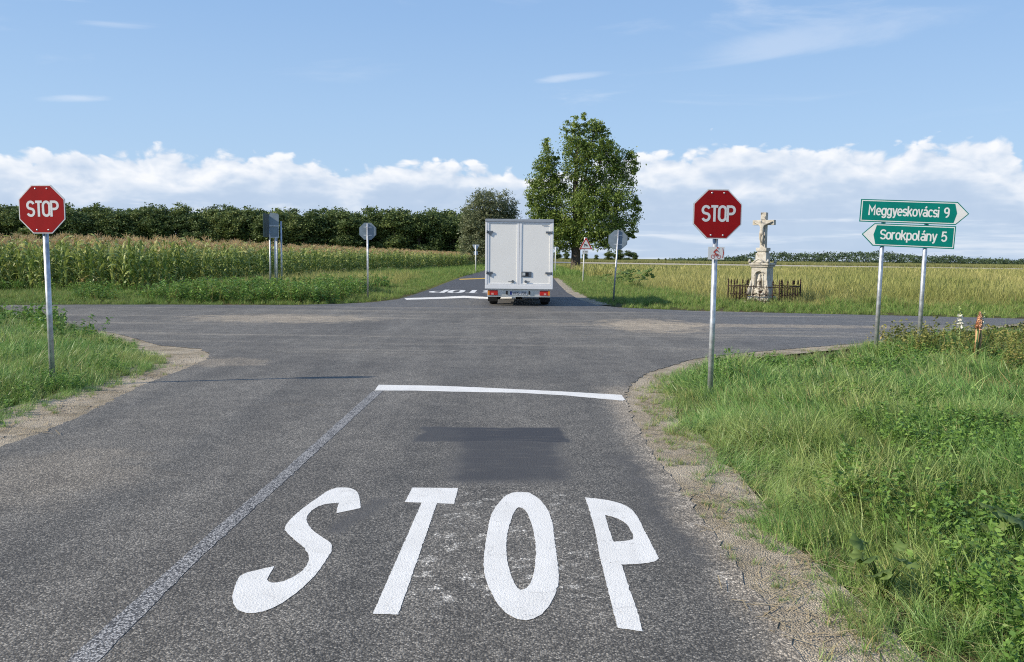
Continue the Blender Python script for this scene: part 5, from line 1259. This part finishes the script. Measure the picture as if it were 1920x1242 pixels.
sil = thing('silvery_tree', 'round grey green tree with silvery narrow leaves behind the van', 'tree', (sx.x, ST, 0))
obj_of('crown', me, sil); obj_of('trunk', trunk_mesh('trunk', 9., .3, lob, 4), sil)

def wood_proto(seed):
    r_ = random.Random(seed); H = 13.; lobs = []
    for i in range(9):
        z = r_.uniform(2.2, H - 2.2); w_ = 2.2 * (1 - abs(z / H - .5) * .7); a = r_.uniform(0, 2 * pi); q = r_.uniform(.3, 2.0)
        lobs.append((math.cos(a) * q, math.sin(a) * q, z, w_ * r_.uniform(.8, 1.15), w_, r_.uniform(1.3, 2.1)))
    lobs.append((r_.uniform(-.6, .6), 0, H - 1.5, 1.5, 1.5, 1.6)); lobs.append((r_.uniform(-1.4, 1.4), -.5, 2., 2.3, 2.2, 1.7))
    me, _ = crown_mesh('crown', lobs, 3.0, 30, .48, M['wood_leaf'], seed, csz=.95, shell=.6)
    return me, trunk_mesh('trunk', 10.5, .2, lobs[:6], seed, 1)
wp = [wood_proto(20 + i) for i in range(7)]
rr = random.Random(8)
for row in range(3):
    x = -180. + row * 2.
    while x < -2:
        y = 226 + row * 6.5 + rr.uniform(-2, 2) + .02 * x
        if row == 0 or x > -178:
            k = rr.randrange(7); s_ = rr.uniform(.9, 1.08) * (1.0 if row == 0 else 1.07)
            t = thing('woodland_tree', ['leafy tree in the front row of the wood behind the maize', 'leafy tree in the middle row of the wood behind the maize', 'leafy tree in the back row of the wood behind the maize'][row], 'tree', (x, y, 0), rr.uniform(0, 6.28), 'trees of the wood behind the maize')
            t.scale = (s_ * rr.uniform(1.1, 1.42),) * 2 + (s_,)
            obj_of('crown', wp[k][0], t); obj_of('trunk', wp[k][1], t)
        x += rr.uniform(3.6, 5.2)
for i, (u, top_, wd) in enumerate(((1046, 470, 1.2), (1062, 472, 1.), (1096, 474, 1.1), (1118, 477, 1.), (1142, 470, 1.25), (1160, 466, 1.4), (1178, 469, 1.3), (1191, 473, .9), (1235, 484, .8), (1248, 484, .8))):
    Y = 400. + 6 * (i % 3); q = at(u, top_, Y); s_ = q.z / 13.6
    t = thing('distant_tree', 'low distant tree on the horizon right of the big tree trunk' if i < 8 else 'tiny distant tree on the horizon by the right stop sign pole', 'tree', (q.x, Y, 0), rr.uniform(0, 6.28), 'distant trees beyond the crop strip')
    t.scale = (s_ * 1.5 * wd, s_ * 1.5 * wd, s_); obj_of('crown', wp[i % 7][0], t); obj_of('trunk', wp[i % 7][1], t)
# far wood on the right horizon: one mass
prof = [(1255, 488), (1300, 487.5), (1345, 486), (1385, 483), (1405, 476), (1450, 475), (1500, 478), (1545, 475.5), (1600, 474.5), (1650, 473.5), (1700, 479), (1740, 483), (1775, 481), (1820, 486), (1860, 488), (1920, 489.5), (2000, 491), (2150, 494)]
FY = 900.; r_ = np.random.default_rng(77); uu = np.array([p[0] for p in prof], float); zz2 = np.array([at(p[0], p[1], FY).z for p in prof])
n = 1500; u = r_.uniform(1255, 2150, n); topz = np.interp(u, uu, zz2) * (1 + .10 * np.sin(u * .31) * np.sin(u * .083)); yy = FY + r_.uniform(0, 70, n)
C0 = np.stack([(u - 960) / 1575 * yy, yy, topz * (1 - r_.random(n) ** 1.3 * .95)], 1); k = 16
Cc = np.repeat(C0, k, 0) + r_.normal(0, 1, (n * k, 3)) * np.array([2.0, 1.5, 1.0]); Cc[:, 2] = np.maximum(Cc[:, 2], .2)
L = r_.uniform(1., 2.4, n * k); V, Q, vv = rhombs(Cc, L, L * .7, r_, .3, np.clip(np.repeat(r_.random(n), k) * .6 + r_.random(n * k) * .4, 0, 1))
tag(obj_of('far_wood', np_mesh('far_wood', V, Q, [M['far_leaf']], vv)), 'dark wood stretching along the right horizon', 'wood', kind='stuff')

# ------------------------------------------------------------------ single plants one can point at
def big_leaf_plant(name, label, cat, loc, nst, H, leaf, seed, mat, spread=.12):
    r_ = random.Random(seed); t = thing(name, label, cat, loc, 0); lf = MB(); stm = MB()
    for i in range(nst):
        a = r_.uniform(0, 2 * pi); h = H * r_.uniform(.5, 1); e = Vector((math.cos(a) * spread * r_.uniform(.3, 1.2), math.sin(a) * spread * r_.uniform(.3, 1.2), h))
        stm.tube([(0, 0, -.02), e * .5 + Vector((0, 0, .03)), e], [.004, .003, .002], 5)
        ax = Vector((math.cos(a), math.sin(a), r_.uniform(-.5, .35))).normalized(); sd = ax.cross(Vector((0, 0, 1)) + Vector((r_.gauss(0, .4), r_.gauss(0, .4), 0))).normalized(); nn = sd.cross(ax)
        s_ = leaf * r_.uniform(.7, 1.2); n = 15; ring_ = []
        for q in range(n):
            b_ = -pi + 2 * pi * q / (n - 1); rad = s_ * (.78 + .22 * math.cos(5 * b_)) * (1 - .75 * (abs(b_) / pi) ** 6)
            ring_.append(e + ax * (rad * math.cos(b_) * .62 + s_ * .3) + sd * rad * math.sin(b_) * .62 + nn * (.12 * s_ * math.cos(5 * b_) - .1 * s_))
        lf.add([e + ax * s_ * .1] + ring_, [(0, q + 1, q + 2) for q in range(n - 1)], smooth=True)
    o = lf.build('leaves', mat, t)
    va = o.data.attributes.new('v', 'FLOAT', 'POINT'); va.data.foreach_set('value', [r_.uniform(0, 1) for _ in o.data.vertices])
    stm.build('stems', M['weed'], t)
    return t
q = gp(1655, 1115); big_leaf_plant('mallow_plant', 'pale green round-leaved weed at the edge of the near grass', 'plant', (q.x, q.y, -.03), 12, .30, .085, 2, M['broad_leaf'])
q = at(1905, 985, 4.6); big_leaf_plant('dock_plant', 'large leaved weed at the right edge of the verge', 'plant', (q.x + .05, 4.6, -.03), 12, q.z + .12, .15, 3, M['broad_leaf'], .16)
for i, (u, v, Y, H, n) in enumerate(((1190, 525, 46., .95, 46), (1150, 530, 47., .75, 26))):
    q = at(u, v, Y); big_leaf_plant('leafy_bush', ['broad leaved bush in the yellow grass right of the leaning stop sign', 'smaller broad leaved bush just behind the leaning stop sign'][i], 'bush', (q.x, Y, 0), n, H * 1.15, .30, 5 + i, M['broad_leaf'], .75)
